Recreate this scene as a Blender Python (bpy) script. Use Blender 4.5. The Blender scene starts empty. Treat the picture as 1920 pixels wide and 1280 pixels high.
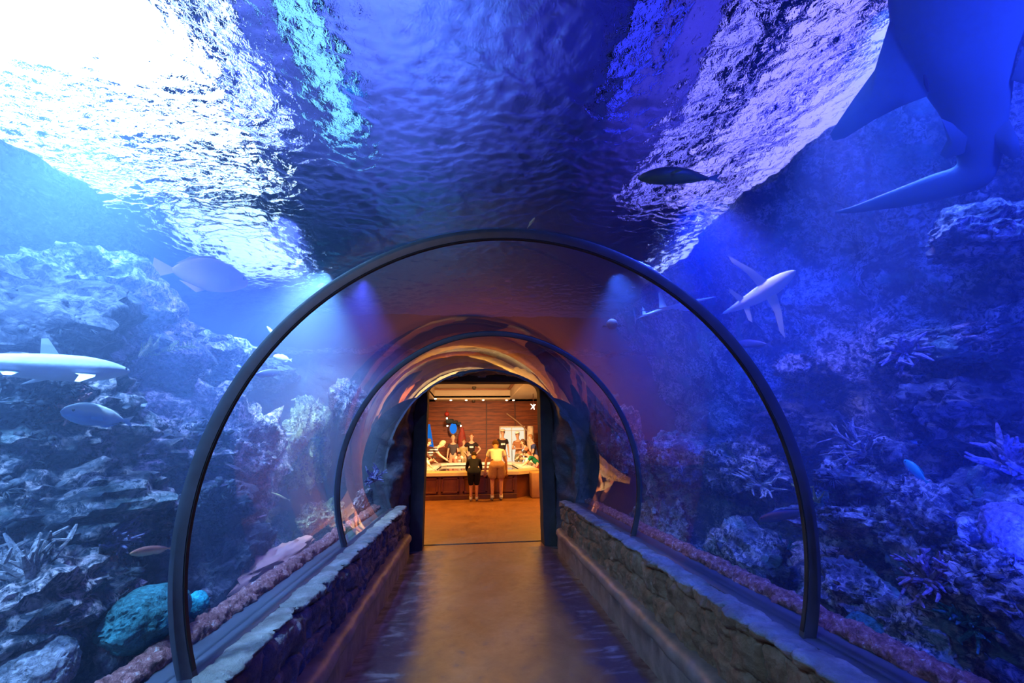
import bpy, bmesh, math, random
from mathutils import Vector, Matrix, noise
from mathutils.bvhtree import BVHTree
random.seed(7)
SC = bpy.context.scene
COL = SC.collection
PI = math.pi

# ------------------------------------------------------------------ camera
CAM_POS = Vector((-.20, 0.0, 1.45))
FPX, YAW, PITCH, ROLL = 765.33, .1012, .2419, -.0142
cyw, syw, cpt, spt = math.cos(YAW), math.sin(YAW), math.cos(PITCH), math.sin(PITCH)
FW = Vector((syw*cpt, cyw*cpt, spt)); RT = Vector((cyw, -syw, 0)); UP = RT.cross(FW)
R2 = math.cos(ROLL)*RT + math.sin(ROLL)*UP
U2 = -math.sin(ROLL)*RT + math.cos(ROLL)*UP
cam = bpy.data.cameras.new('camera')
cam.sensor_width = 36.0; cam.lens = FPX*36/1920; cam.clip_start = .02; cam.clip_end = 200
camo = bpy.data.objects.new('camera', cam); COL.objects.link(camo)
camo.matrix_world = Matrix(((R2.x, U2.x, -FW.x, CAM_POS.x), (R2.y, U2.y, -FW.y, CAM_POS.y), (R2.z, U2.z, -FW.z, CAM_POS.z), (0, 0, 0, 1)))
SC.camera = camo
SC.view_settings.view_transform = 'Standard'; SC.view_settings.look = 'None'
SC.view_settings.exposure = 0.0; SC.view_settings.gamma = 1.0; SC.view_settings.use_curve_mapping = False
SC.cycles.use_denoising = True
SC.cycles.use_adaptive_sampling = True; SC.cycles.adaptive_threshold = .02
SC.cycles.max_bounces = 8; SC.cycles.transparent_max_bounces = 24
SC.cycles.transmission_bounces = 6; SC.cycles.glossy_bounces = 4; SC.cycles.diffuse_bounces = 2
SC.cycles.volume_bounces = 0
SC.cycles.caustics_reflective = False; SC.cycles.caustics_refractive = False
SC.cycles.sample_clamp_indirect = 6

def ray_dir(px, py):
    return (px-960)/FPX*R2 - (py-640)/FPX*U2 + FW
def at(px, py, axis, val):
    "the point of the plane x/y/z = val on the sight line through a pixel of the 1920x1280 photograph"
    v = ray_dir(px, py)
    return CAM_POS + v*((val-CAM_POS[axis])/v[axis])

# ------------------------------------------------------------------ world and lights
w = bpy.data.worlds.new('world'); SC.world = w; w.use_nodes = True
w.node_tree.nodes['Background'].inputs[0].default_value = (.012, .035, .16, 1)
w.node_tree.nodes['Background'].inputs[1].default_value = .55

def lamp(kind, name, loc, target, power, color, **k):
    d = bpy.data.lights.new(name, kind); d.energy = power; d.color = color
    for a, v in k.items(): setattr(d, a, v)
    o = bpy.data.objects.new(name, d); COL.objects.link(o); o.location = loc
    if target is not None:
        o.rotation_euler = (Vector(target)-Vector(loc)).to_track_quat('-Z', 'Y').to_euler()
    return o
# unseen spots added underwater to light the reef, left side (cool white blue) and right side (deep blue / violet)
WHITE = (.22, .50, 1.0); CYAN = (.16, .60, 1.0); BLUE = (.015, .05, 1.0); VIOLET = (.16, .12, 1.0)
def reef_fill(loc, target, power, col, size=2.2):
    lamp('SPOT', 'reef_fill_spot', loc, target, power, col, spot_size=size, spot_blend=.7, shadow_soft_size=.1)
reef_fill((-2.1, -.5, 3.3), (-3.0, 2.2, .8), 1100, (.26, .55, 1.0), 2.4)
reef_fill((-1.9, 1.2, 3.35), (-2.4, 1.5, .6), 900, (.34, .58, 1.0), 1.9)  # added to brighten the lower left reef
reef_fill((-2.6, 2.4, 3.36), (-3.0, 3.6, .8), 420, (.22, .48, 1.0), 2.2)
reef_fill((-1.8, 3.4, 3.38), (-2.6, 3.7, .6), 480, (.24, .28, 1.0), 1.7)
reef_fill((-1.9, 4.6, 3.38), (-2.9, 5.2, .9), 800, (.42, .72, 1.0), 1.9)
reef_fill((-1.5, 4.8, 3.38), (-2.0, 5.4, .7), 260, (.20, .18, 1.0), 1.6)
reef_fill((1.7, -.3, 3.3), (2.6, 2.2, .8), 800, (.035, .07, 1.0), 2.2)
reef_fill((1.6, 2.8, 3.38), (2.3, 3.3, .4), 420, BLUE, 1.8)
reef_fill((1.5, 4.4, 3.38), (2.2, 5.0, .6), 200, (.10, .20, 1.0), 1.8)
reef_fill((1.7, 1.3, 3.38), (1.95, 1.7, .5), 300, (.10, .22, 1.0), 1.4)
reef_fill((1.7, 1.2, 1.0), (2.3, 3.0, 3.0), 60, (.02, .05, 1.0), 1.9)
reef_fill((1.45, 2.5, 3.38), tuple(at(1430, 545, 0, 1.95)), 150, (.62, .46, 1.0), .75)  # narrow spot added to whiten the shark
reef_fill((1.5, 3.2, 3.38), (1.75, 3.3, .7), 90, (.80, .80, .8), .55)  # pale spot added for bright flecks on the right reef
reef_fill((1.75, 1.7, 3.38), (2.0, 1.9, .9), 120, (.34, .26, 1.0), .8)  # violet spot added for bright patches on the right reef
reef_fill((-2.0, 4.1, 3.38), (-2.05, 4.6, 1.4), 520, (.80, .92, .30), .8)  # yellow green spot added to tint the reef pillar
# unseen spots added to wash the ceiling of the hall above the water
def wash(loc, target, power, col, size=2.4):
    lamp('SPOT', 'ceiling_wash_fill', loc, target, power, col, spot_size=size, spot_blend=.9, shadow_soft_size=.2)
wash((-4.2, 2.5, 4.3), (-4.2, 2.8, 6.5), 2000, (.36, .42, 1.0))
wash((-1.7, 2.6, 5.0), (-1.9, 3.0, 6.5), 700, (.20, .22, 1.0), 2.5)
wash((-2.1, 3.2, 4.3), (-1.7, 3.8, 6.5), 900, (.16, .18, 1.0), 1.9)
wash((-3.4, 6.0, 4.3), (-3.6, 6.8, 6.5), 900, (.12, .55, 1.0))
wash((2.9, 2.8, 4.3), (2.9, 3.2, 6.5), 1900, (.14, .09, 1.0), 2.2)
wash((-1.1, 3.0, 4.3), (-1.1, 3.2, 6.5), 260, (.01, .32, 1.0), 1.3)
wash((1.3, 3.0, 4.3), (1.3, 3.4, 6.5), 200, (.03, .03, 1.0), 1.5)
wash((0, 7.4, 4.3), (0, 7.8, 6.5), 14, (.8, .4, .3), 1.8)
# unseen warm fill added behind the camera, aimed at the right wall
lamp('AREA', 'rear_warm_fill', (-.5, -2.2, 1.9), (1.2, 2.5, .3), 8, (1.0, .60, .36), size=1.0)
# touch pool room, warm tungsten ceiling lamps plus added fills
for (lx, ly, le) in ((-1.6, 8.4, 100), (1.6, 8.4, 100), (-1.6, 11.0, 150), (1.9, 11.0, 150)):
    lamp('AREA', 'room_light', (lx, ly, 3.2), (lx, ly, 0), le, (1.0, .44, .065), size=.9)
lamp('AREA', 'room_light', (0, 7.2, 2.62), (0, 3.4, 0), 16, (1.0, .36, .06), size=.7)  # spill light added above the door to warm the tunnel floor
lamp('AREA', 'room_light', (0, 12.0, 3.2), (0, 15.2, .7), 240, (1.0, .66, .36), size=.7, spread=1.8)
lamp('AREA', 'room_light', (0, 13.5, 1.2), (0, 16.5, 3.4), 50, (1.0, .60, .26), size=1.5)  # unseen uplight added to brighten the ceiling recess

# ------------------------------------------------------------------ helpers
def tag(o, label=None, cat=None, group=None, kind=None):
    if label: o['label'] = label
    if cat: o['category'] = cat
    if group: o['group'] = group
    if kind: o['kind'] = kind
    return o
def obj(name, bm, mat, parent=None, smooth=True):
    me = bpy.data.meshes.new(name)
    if isinstance(bm, bmesh.types.BMesh):
        bm.normal_update()
        if smooth and len(bm.edges) < 30000:
            for e in bm.edges:
                if len(e.link_faces) == 2 and e.calc_face_angle(0) > .9: e.smooth = False
        bm.to_mesh(me); bm.free()
    else:
        me = bm; me.name = name
    if smooth:
        me.polygons.foreach_set('use_smooth', [True]*len(me.polygons))
    me.materials.clear()
    for m in (mat if isinstance(mat, (list, tuple)) else [mat]):
        me.materials.append(m)
    o = bpy.data.objects.new(name, me); COL.objects.link(o)
    if parent is not None: o.parent = parent
    return o
def empty(name, loc=(0, 0, 0), rz=0.0):
    o = bpy.data.objects.new(name, None); COL.objects.link(o); o.location = loc; o.rotation_euler = (0, 0, rz)
    o.empty_display_size = .1
    return o
def struct(name, bm, mat, parent=None, smooth=True):
    return tag(obj(name, bm, mat, parent, smooth), kind='structure')
def box(bm, c, s, rot=None, bevel=0.0):
    r = bmesh.ops.create_cube(bm, size=1.0)
    vs = r['verts']
    bmesh.ops.scale(bm, vec=s, verts=vs)
    if bevel > 0:
        es = list({e for v in vs for e in v.link_edges})
        g = bmesh.ops.bevel(bm, geom=es, offset=bevel, segments=2, affect='EDGES', profile=.5)
        vs = list({v for f in g['faces'] for v in f.verts} | {v for v in vs if v.is_valid})
    if rot is not None: bmesh.ops.rotate(bm, cent=(0, 0, 0), matrix=rot, verts=vs)
    bmesh.ops.translate(bm, vec=c, verts=vs)
    return vs
def loft(bm, rings, close=True, caps=True):
    "rings: lists of points with the same count"
    R = [[bm.verts.new(p) for p in ring] for ring in rings]
    n = len(R[0])
    for a, b in zip(R[:-1], R[1:]):
        for i in range(n if close else n-1):
            j = (i+1) % n
            bm.faces.new((a[i], a[j], b[j], b[i]))
    if caps and close:
        bm.faces.new(list(reversed(R[0]))); bm.faces.new(R[-1])
    return R
def tube(bm, pts, radii, n=8, flat=1.0):
    pts = [Vector(p) for p in pts]
    if not hasattr(radii, '__len__'): radii = [radii]*len(pts)
    rings = []; ref = None
    for i, p in enumerate(pts):
        t = (pts[min(i+1, len(pts)-1)]-pts[max(i-1, 0)]).normalized()
        if ref is None: ref = Vector((0, 0, 1)) if abs(t.z) < .9 else Vector((1, 0, 0))
        a = t.cross(ref)
        if a.length < 1e-4: a = t.orthogonal()
        a.normalize(); b = a.cross(t).normalized(); ref = b
        rings.append([p + a*math.cos(2*PI*k/n)*radii[i] + b*math.sin(2*PI*k/n)*radii[i]*flat for k in range(n)])
    loft(bm, rings)
ICO = {}
def ball(bm, c, r, sub=2, scale=(1, 1, 1), rot=None):
    if sub not in ICO:
        t = bmesh.new(); bmesh.ops.create_icosphere(t, subdivisions=sub, radius=1.0)
        t.verts.index_update(); ICO[sub] = ([v.co.copy() for v in t.verts], [[v.index for v in f.verts] for f in t.faces]); t.free()
    V, F = ICO[sub]; c = Vector(c); g = []
    for v in V:
        q = Vector((v.x*scale[0], v.y*scale[1], v.z*scale[2]))*r
        if rot is not None: q = rot @ q
        g.append(bm.verts.new(q+c))
    for f in F: bm.faces.new([g[i] for i in f])
    return g

# ------------------------------------------------------------------ materials
class NT:
    def __init__(s, name):
        s.m = bpy.data.materials.new(name); s.m.use_nodes = True; s.t = s.m.node_tree
        s.t.nodes.clear(); s.out = s.t.nodes.new('ShaderNodeOutputMaterial')
    def n(s, kind, ins=None, **props):
        nd = s.t.nodes.new('ShaderNode'+kind)
        for k, v in props.items(): setattr(nd, k, v)
        for k, v in (ins or {}).items():
            if isinstance(v, bpy.types.NodeSocket): s.t.links.new(v, nd.inputs[k])
            else: nd.inputs[k].default_value = v
        return nd
    def link(s, a, b): s.t.links.new(a, b)
    def ramp(s, fac, stops):
        nd = s.t.nodes.new('ShaderNodeValToRGB'); s.t.links.new(fac, nd.inputs[0])
        el = nd.color_ramp.elements
        while len(el) < len(stops): el.new(.5)
        for e, (p, c) in zip(el, stops):
            e.position = p; e.color = (*c, 1) if len(c) == 3 else c
        return nd.outputs[0]
    def coords(s, scale=(1, 1, 1), rot=(0, 0, 0)):
        g = s.n('NewGeometry')
        mp = s.n('Mapping', {'Vector': g.outputs['Position'], 'Scale': scale, 'Rotation': rot})
        return mp.outputs[0]
    def noise(s, vec, scale, detail=4, rough=.6, dist=0.0, out='Fac'):
        return s.n('TexNoise', {'Vector': vec, 'Scale': scale, 'Detail': detail, 'Roughness': rough, 'Distortion': dist}).outputs[out]
    def mix(s, f, a, b, blend='MIX'):
        nd = s.t.nodes.new('ShaderNodeMix'); nd.data_type = 'RGBA'; nd.blend_type = blend
        for i, v in ((0, f), (6, a), (7, b)):
            if isinstance(v, bpy.types.NodeSocket): s.t.links.new(v, nd.inputs[i])
            else: nd.inputs[i].default_value = v if i == 0 else ((*v, 1) if len(v) == 3 else v)
        return nd.outputs[2]
    def math(s, op, a, b=0.0):
        nd = s.t.nodes.new('ShaderNodeMath'); nd.operation = op
        for i, v in enumerate((a, b)):
            if isinstance(v, bpy.types.NodeSocket): s.t.links.new(v, nd.inputs[i])
            else: nd.inputs[i].default_value = v
        return nd.outputs[0]
    def principled(s, color, rough=.6, metal=0.0, spec=.5, bump=None, bstr=.3, bdist=.02, **k):
        p = s.t.nodes.new('ShaderNodeBsdfPrincipled')
        for nm, v in (('Base Color', color), ('Roughness', rough), ('Metallic', metal), ('Specular IOR Level', spec)):
            if isinstance(v, bpy.types.NodeSocket): s.t.links.new(v, p.inputs[nm])
            else: p.inputs[nm].default_value = (*v, 1) if nm == 'Base Color' and len(v) == 3 else v
        for nm, v in k.items(): p.inputs[nm].default_value = v
        if bump is not None:
            b = s.n('Bump', {'Height': bump, 'Strength': bstr, 'Distance': bdist}); s.link(b.outputs[0], p.inputs['Normal'])
        s.link(p.outputs[0], s.out.inputs[0])
        return s.m

def simple(name, color, rough=.6, metal=0.0, var=.12, scale=20, bump=.15, **k):
    t = NT(name); v = t.coords(); f = t.noise(v, scale)
    c = t.ramp(f, [(.3, tuple(x*(1-var) for x in color)), (.7, tuple(min(1, x*(1+var)) for x in color))])
    return t.principled(c, rough, metal, k.pop('Specular IOR Level', .5), bump=f, bstr=bump, bdist=.01, **k)
def emit(name, color, strength):
    t = NT(name); e = t.n('Emission', {'Color': (*color, 1), 'Strength': strength}); t.link(e.outputs[0], t.out.inputs[0]); return t.m

def reef_mat(name, dark, mid, pale, accent, scale=1.0):
    t = NT(name); v = t.coords()
    big = t.noise(v, 1.7*scale, 5, .6, .4)
    fine = t.noise(v, 30*scale, 6, .75, .8)
    vor = t.n('TexVoronoi', {'Vector': v, 'Scale': 34*scale, 'Randomness': 1.0}).outputs['Distance']
    patch = t.noise(v, 4.5*scale, 4, .65, 1.0)
    acc = t.noise(v, 2.6*scale, 3, .5, .8)
    base = t.mix(t.ramp(big, [(.35, (0, 0, 0)), (.65, (1, 1, 1))]), dark, mid)
    crust = t.math('MULTIPLY', t.ramp(patch, [(.42, (.12, .12, .12)), (.54, (1, 1, 1))]), t.ramp(fine, [(.44, (0, 0, 0)), (.56, (1, 1, 1))]))
    c = t.mix(crust, base, pale)
    c = t.mix(t.math('MULTIPLY', t.ramp(acc, [(.56, (0, 0, 0)), (.68, (1, 1, 1))]), .75), c, accent)
    c = t.mix(t.ramp(vor, [(.0, (.25, .25, .25)), (.35, (0, 0, 0))]), c, (.02, .02, .03))
    h = t.math('ADD', t.math('MULTIPLY', fine, .8), t.math('MULTIPLY', vor, -.5))
    h = t.math('ADD', h, t.math('MULTIPLY', patch, 1.2))
    return t.principled(c, .85, bump=h, bstr=.95, bdist=.055, spec=.2)
M_REEF_L = reef_mat('reef_rock_pale', (.035, .055, .09), (.11, .13, .17), (.92, .76, .80), (.20, .30, .30))
M_REEF_R = reef_mat('reef_rock_deep', (.03, .04, .08), (.14, .17, .22), (.80, .78, .80), (.20, .42, .36))
M_REEF_G = reef_mat('reef_rock_green', (.06, .08, .06), (.24, .26, .14), (.75, .75, .55), (.35, .36, .12))
M_REEF_P = reef_mat('reef_rock_plain', (.05, .06, .09), (.09, .10, .14), (.30, .30, .36), (.12, .14, .18), .8)

def portal_mat():
    t = NT('portal_rock'); v = t.coords(); f = t.noise(v, 5, 7, .7, .3); g = t.noise(v, 1.6, 3, .5)
    c = t.ramp(f, [(.3, (.018, .018, .024)), (.55, (.07, .072, .085)), (.75, (.20, .20, .22))])
    c = t.mix(t.ramp(g, [(.4, (0, 0, 0)), (.6, (1, 1, 1))]), c, (.05, .052, .065))
    return t.principled(c, .6, bump=f, bstr=.7, bdist=.05)
M_PORTAL = portal_mat()

def floor_mat():
    t = NT('stained_concrete'); v = t.coords()
    sep = t.n('SeparateXYZ', {'Vector': v})
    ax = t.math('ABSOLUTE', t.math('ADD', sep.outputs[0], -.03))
    n1 = t.noise(v, 2.2, 6, .65, .5); n2 = t.noise(v, 9, 5, .7, .3)
    n3 = t.noise(t.coords((1.3, 4.2, 1)), 2.3, 7, .72, .6)           # scuffs running across the path
    c = t.ramp(n1, [(.3, (.17, .066, .020)), (.55, (.24, .10, .030)), (.75, (.30, .14, .05))])
    c = t.mix(t.ramp(n2, [(.60, (0, 0, 0)), (.72, (.5, .5, .5))]), c, (.12, .08, .06))
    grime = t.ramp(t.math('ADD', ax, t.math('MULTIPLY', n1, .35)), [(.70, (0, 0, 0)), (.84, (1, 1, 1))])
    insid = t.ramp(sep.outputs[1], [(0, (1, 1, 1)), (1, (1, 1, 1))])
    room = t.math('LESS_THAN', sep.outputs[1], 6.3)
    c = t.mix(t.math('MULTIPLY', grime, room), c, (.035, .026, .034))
    scuff = t.math('MULTIPLY', t.ramp(n3, [(.52, (0, 0, 0)), (.66, (1, 1, 1))]), t.ramp(ax, [(.52, (0, 0, 0)), (.75, (.8, .8, .8))]))
    edge = t.math('MULTIPLY', t.ramp(t.math('ADD', ax, t.math('MULTIPLY', n2, .12)), [(.93, (0, 0, 0)), (1.0, (1, 1, 1))]), t.ramp(n3, [(.4, (0, 0, 0)), (.6, (1, 1, 1))]))
    sc = t.math('MULTIPLY', t.math('MAXIMUM', scuff, edge), room)
    c = t.mix(t.math('MULTIPLY', sc, .6), c, (.30, .27, .25))
    r = t.ramp(n2, [(.3, (.30, .30, .30)), (.7, (.55, .55, .55))])
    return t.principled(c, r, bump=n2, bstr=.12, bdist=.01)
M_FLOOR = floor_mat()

def stone_mat(name, a, b, c3, moss):
    t = NT(name); v = t.coords(); f = t.noise(v, 7, 8, .72, .3); g = t.noise(v, 34, 5, .7)
    c = t.ramp(f, [(.28, a), (.5, b), (.72, c3)])
    c = t.mix(t.ramp(t.noise(v, 3.1, 3), [(.50, (0, 0, 0)), (.62, (.6, .6, .6))]), c, moss)
    h = t.math('ADD', f, t.math('MULTIPLY', g, .35))
    return t.principled(c, .75, bump=h, bstr=.8, bdist=.03, spec=.35)
M_STONE_L = stone_mat('rough_stone_dark', (.05, .042, .045), (.14, .12, .12), (.30, .27, .27), (.08, .07, .07))
M_STONE_R = stone_mat('rough_stone_brown', (.07, .038, .02), (.25, .14, .08), (.38, .25, .17), (.16, .11, .06))
M_CAP = stone_mat('cap_stone', (.07, .07, .065), (.20, .20, .18), (.38, .37, .34), (.17, .17, .15))
M_KERB = simple('kerb_concrete', (.20, .155, .13), .5, var=.35, scale=9, bump=.4)
M_LEDGE = simple('ledge_sealant', (.065, .075, .10), .4, var=.15, scale=6)
def rim_mat():
    t = NT('coralline_crust'); v = t.coords(); f = t.noise(v, 38, 6, .75, .5); g = t.noise(v, 110, 3, .7)
    c = t.ramp(f, [(.34, (.12, .035, .04)), (.50, (.42, .15, .14)), (.60, (.62, .30, .28)), (.68, (.95, .85, .85))])
    return t.principled(c, .55, bump=t.math('ADD', f, t.math('MULTIPLY', g, .4)), bstr=.9, bdist=.03)
M_RIM = rim_mat()
M_RIB = simple('dark_rubber_rib', (.035, .04, .055), .35, var=.2, scale=12)
M_GASKET = simple('black_gasket', (.004, .004, .005), .7)

def acrylic():
    t = NT('clear_acrylic')
    fr = t.n('Fresnel', {'IOR': 1.45})
    inner = t.math('MULTIPLY', t.math('MULTIPLY', t.math('POWER', fr.outputs[0], 1.8), 3.2), t.math('SUBTRACT', 1.0, t.n('NewGeometry').outputs['Backfacing']))
    inner = t.math('MINIMUM', inner, .9)   # the wet outer face hardly reflects
    wob = t.noise(t.coords((1, .35, 1)), 1.6, 3, .6)
    b = t.n('Bump', {'Height': wob, 'Strength': .03, 'Distance': .05})
    tr = t.n('BsdfTransparent', {'Color': (.97, .98, 1, 1)})
    gl = t.n('BsdfGlossy', {'Color': (1, 1, 1, 1), 'Roughness': .015, 'Normal': b.outputs[0]})
    mx = t.n('MixShader', {0: inner, 1: tr.outputs[0], 2: gl.outputs[0]})
    t.link(mx.outputs[0], t.out.inputs[0]); return t.m
M_ACRYLIC = acrylic()

def water_surface():
    t = NT('rippled_water'); v = t.coords()
    n = t.noise(v, 26, 3, .6, .5)
    b = t.n('Bump', {'Height': n, 'Strength': .6, 'Distance': .02})
    g = t.n('BsdfGlass', {'Color': (.62, .80, 1, 1), 'Roughness': .03, 'IOR': 1.27, 'Normal': b.outputs[0]})
    t.link(g.outputs[0], t.out.inputs[0]); return t.m
M_SURFACE = water_surface()

def water_volume():
    t = NT('tank_water')
    s = t.n('VolumeScatter', {'Color': (.40, .58, 1, 1), 'Density': .20, 'Anisotropy': .2})
    a = t.n('VolumeAbsorption', {'Color': (.06, .50, 1, 1), 'Density': .22})
    ad = t.n('AddShader'); t.link(s.outputs[0], ad.inputs[0]); t.link(a.outputs[0], ad.inputs[1])
    t.link(ad.outputs[0], t.out.inputs['Volume']); return t.m
M_WATER = water_volume()

# ------------------------------------------------------------------ tunnel shell
R_T, ZC, Z_BASE = 1.318, 1.142, .652
Y0, Y1, Y2, Y3 = -2.6, 1.82, 3.72, 5.62
A0 = -math.asin((ZC-Z_BASE)/R_T)             # angle of the springing on the right side
def arc(R, n=72, a0=None):
    a = A0 if a0 is None else a0
    return [(R*math.cos(a+(PI-2*a)*i/n), ZC+R*math.sin(a+(PI-2*a)*i/n)) for i in range(n+1)]

bm = bmesh.new()
vs = [bm.verts.new(p) for p in ((-6, -3.2, 0), (6, -3.2, 0), (6, 21, 0), (-6, 21, 0))]; bm.faces.new(vs)
struct('floor', bm, M_FLOOR, smooth=False)

def stone_wall(side, mat, seed):
    rnd = random.Random(seed)
    prof = []
    for k in range(37): prof.append((1.045+.004*math.sin(k*.4), .29+k*.0096))
    prof += [(1.050, .643), (1.060, .650), (1.075, .655), (1.095, .656), (1.12, .655), (1.145, .653), (1.17, .650), (1.19, .64), (1.19, .60)]
    ny = 1100; ya, yb = -2.6, 5.95
    def joints(lo, hi):
        out = [ya]
        while out[-1] < yb: out.append(out[-1]+rnd.uniform(lo, hi))
        return out
    if side > 0: courses = [(.24, .43, joints(.14, .40)), (.43, .595, joints(.07, .26)), (.595, .72, joints(.14, .42))]
    else: courses = [(.24, .42, joints(.25, .7)), (.42, .60, joints(.18, .5)), (.60, .72, joints(.18, .42))]
    import bisect
    bm = bmesh.new(); rows = []; joint_faces = []
    for j in range(ny+1):
        y = ya+(yb-ya)*j/ny; row = []
        for (x, z) in prof:
            zz = min(z, .66)+.06*noise.noise(Vector((y*2.6, side*9, 1.3)))+.022*noise.noise(Vector((y*9, side*9, 4.3)))
            ci = 0 if zz < courses[0][1] else (1 if zz < courses[1][1] else 2)
            a, b, js = courses[ci]
            yy = y+.045*noise.noise(Vector((z*7, side*3, ci*5.0+y*.8)))+.012*noise.noise(Vector((z*40, y*9, ci)))
            k = bisect.bisect(js, yy); d = min(yy-js[k-1], js[k]-yy) if 0 < k < len(js) else 1
            dz = min((zz-a) if ci else 1, (b-zz) if ci < 2 else 1)
            dd = min(d, dz*1.2)
            soft = .45+.55*noise.noise(Vector((y*5, z*5, side*2)))+.4
            jc = max(0, 1-dd/.020)*max(.15, min(1, soft))
            rnd_edge = max(0, 1-dd/.06)
            blk = k+ci*57
            off = .026*noise.noise(Vector((blk*3.3, side*1.0, 0)))
            p = Vector((side*x, y, z))
            rough = .026*noise.fractal(p*6, .7, 2.1, 6)+.007*noise.noise(p*45)
            inward = -.040*jc-.008*rnd_edge+off+rough+(.014 if ci == 2 else 0)
            if z < .648 and x < 1.06: row.append((side*(x-inward), y, z))
            elif x < 1.08: row.append((side*(x-inward*.6), y, z-.020*jc+rough*.5+off*.3))
            else: row.append((side*x, y, z-.016*max(0, 1-d/.016)+rough*.5+off*.3))
        rows.append(row)
    loft(bm, rows, close=False, caps=False)
    return bm
def two_mats(o, test):
    for p in o.data.polygons: p.material_index = 1 if test(p) else 0
for side, nm, mt in ((-1, 'wall_left', M_STONE_L), (1, 'wall_right', M_STONE_R)):
    o = struct(nm, stone_wall(side, mt, 3+side), [mt, M_CAP])
    two_mats(o, lambda p: p.index % 45 >= 36)
    tag(o, 'low rough stone wall on the %s of the tunnel path' % ('left' if side < 0 else 'right'), 'wall')
    # kerb
    prof = [(.985, 0), (.985, .10), (.988, .19), (.972, .205), (.962, .23), (.966, .262), (.982, .285), (1.005, .297), (1.03, .300), (1.07, .300)]
    bm = bmesh.new(); rows = []
    for j in range(301):
        y = Y0+(5.95-Y0)*j/300
        rows.append([(side*(x-.012*noise.fractal(Vector((x*3, y*4, z*8+side)), .8, 2, 4)), y, z+(.006*noise.noise(Vector((y*6, z*9, side))) if z > .01 else 0)) for x, z in prof])
    loft(bm, rows, close=False, caps=False)
    struct('baseboard_'+nm[5:], bm, M_KERB)
    # ledge on which the acrylic stands
    bm = bmesh.new(); rows = []
    for j in range(61):
        y = Y0+(5.75-Y0)*j/60
        rows.append([(side*x, y, z) for x, z in ((1.165, .60), (1.175, .643), (1.19, .648), (1.29, .646), (1.37, .640), (1.38, .5), (1.38, .1))])
    loft(bm, rows, close=False, caps=False)
    struct('trim_%d' % (1 if side < 0 else 2), bm, M_LEDGE)
    # crusted rim outside the acrylic
    bm = bmesh.new(); rings = []
    for j in range(1301):
        y = Y0+(5.75-Y0)*j/1300
        ring = []
        for k in range(26):
            a = 2*PI*k/26; q = Vector((math.cos(a), y*9, math.sin(a)))
            r = .050*(1+.34*noise.fractal(q*1.1+Vector((side*7, 0, 0)), .6, 2, 5)+.22*noise.noise(q*4.5)+.10*noise.noise(q*11))
            ring.append((side*(1.405+r*math.cos(a)*1.1), y, .645+r*math.sin(a)))
        rings.append(ring)
    loft(bm, rings)
    tag(obj('crusted_rim', bm, M_RIM), 'pink coralline crusted edging along the foot of the %s tank window' % ('left' if side < 0 else 'right'), 'edging')

# acrylic panels: solid sheets 45 mm thick
for i, (a, b) in enumerate(((Y0, Y1), (Y1, Y2), (Y2, Y3))):
    bm = bmesh.new(); inn, out = arc(R_T-.012, 96), arc(R_T+.03, 96)
    loft(bm, [[(x, a+.004, z) for x, z in inn+out[::-1]], [(x, b-.004, z) for x, z in inn+out[::-1]]])
    bmesh.ops.recalc_face_normals(bm, faces=bm.faces)
    o = struct('window_%d' % (i+1), bm, M_ACRYLIC)
    tag(o, ('nearest curved clear acrylic tunnel panel, before the large arch rib', 'middle curved clear acrylic tunnel panel between the two arch ribs', 'farthest curved clear acrylic panel before the rock doorway')[i], 'window')

def arch_rib(y, label, wy, dp):
    t = empty('arch_rib', (0, y, 0)); tag(t, label, 'arch rib', 'tunnel arch ribs')
    n = 96; ins = arc(R_T-dp, n, A0-.02); out = arc(R_T+.004, n, A0-.01)
    bm = bmesh.new()
    rings = []
    for (xi, zi), (xo, zo) in zip(ins, out):
        xm, zm = (xi*.25+xo*.75), (zi*.25+zo*.75)
        rings.append([(xo, -wy, zo), (xm, -wy, zm), (xi, -wy*.55, zi), (xi, wy*.55, zi), (xm, wy, zm), (xo, wy, zo)])
    rings = [[(x*.0+x, yy, z) for x, yy, z in r] for r in rings]
    loft(bm, rings); bmesh.ops.recalc_face_normals(bm, faces=bm.faces)
    obj('rib_band', bm, M_RIB, t)
    bm = bmesh.new()
    loft(bm, [[(x*1.0, -wy*.4, z), (x*.994, -wy*.4, (z-ZC)*.994+ZC), (x*.994, wy*.4, (z-ZC)*.994+ZC), (x, wy*.4, z)] for x, z in arc(R_T-dp+.004, n, A0)])
    bmesh.ops.recalc_face_normals(bm, faces=bm.faces)
    obj('gasket', bm, M_GASKET, t)
    return t
arch_rib(Y1, 'large dark arch rib nearest the camera, spanning the whole tunnel', .024, .040)
arch_rib(Y2, 'second smaller looking dark arch rib halfway to the doorway', .016, .034)

# ------------------------------------------------------------------ portal of dark rock at the tunnel end
YP0, YP1 = 5.60, 6.60
def door_curve(hw, top, rc, n):
    "points along an opening: right foot, up, rounded corner, across, down"
    pts = []; L1 = top-rc; L2 = hw-rc; q = rc*PI/2; tot = 2*L1+2*q+2*L2
    for i in range(n+1):
        s = tot*i/n
        if s <= L1: pts.append((hw, s)); continue
        s -= L1
        if s <= q:
            a = s/rc; pts.append((hw-rc+rc*math.cos(a), top-rc+rc*math.sin(a))); continue
        s -= q
        if s <= 2*L2: pts.append((hw-rc-s, top)); continue
        s -= 2*L2
        if s <= q:
            a = PI/2+s/rc; pts.append((-hw+rc+rc*math.cos(a), top-rc+rc*math.sin(a))); continue
        s -= q; pts.append((-hw, L1-s))
    return pts
N = 220
tunnel_curve = []
a_full = arc(R_T-.02, 160)
path = [(1.20, 0.0), (1.21, .3), (1.215, .62)]+a_full+[(-1.215, .62), (-1.21, .3), (-1.20, 0.0)]
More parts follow.
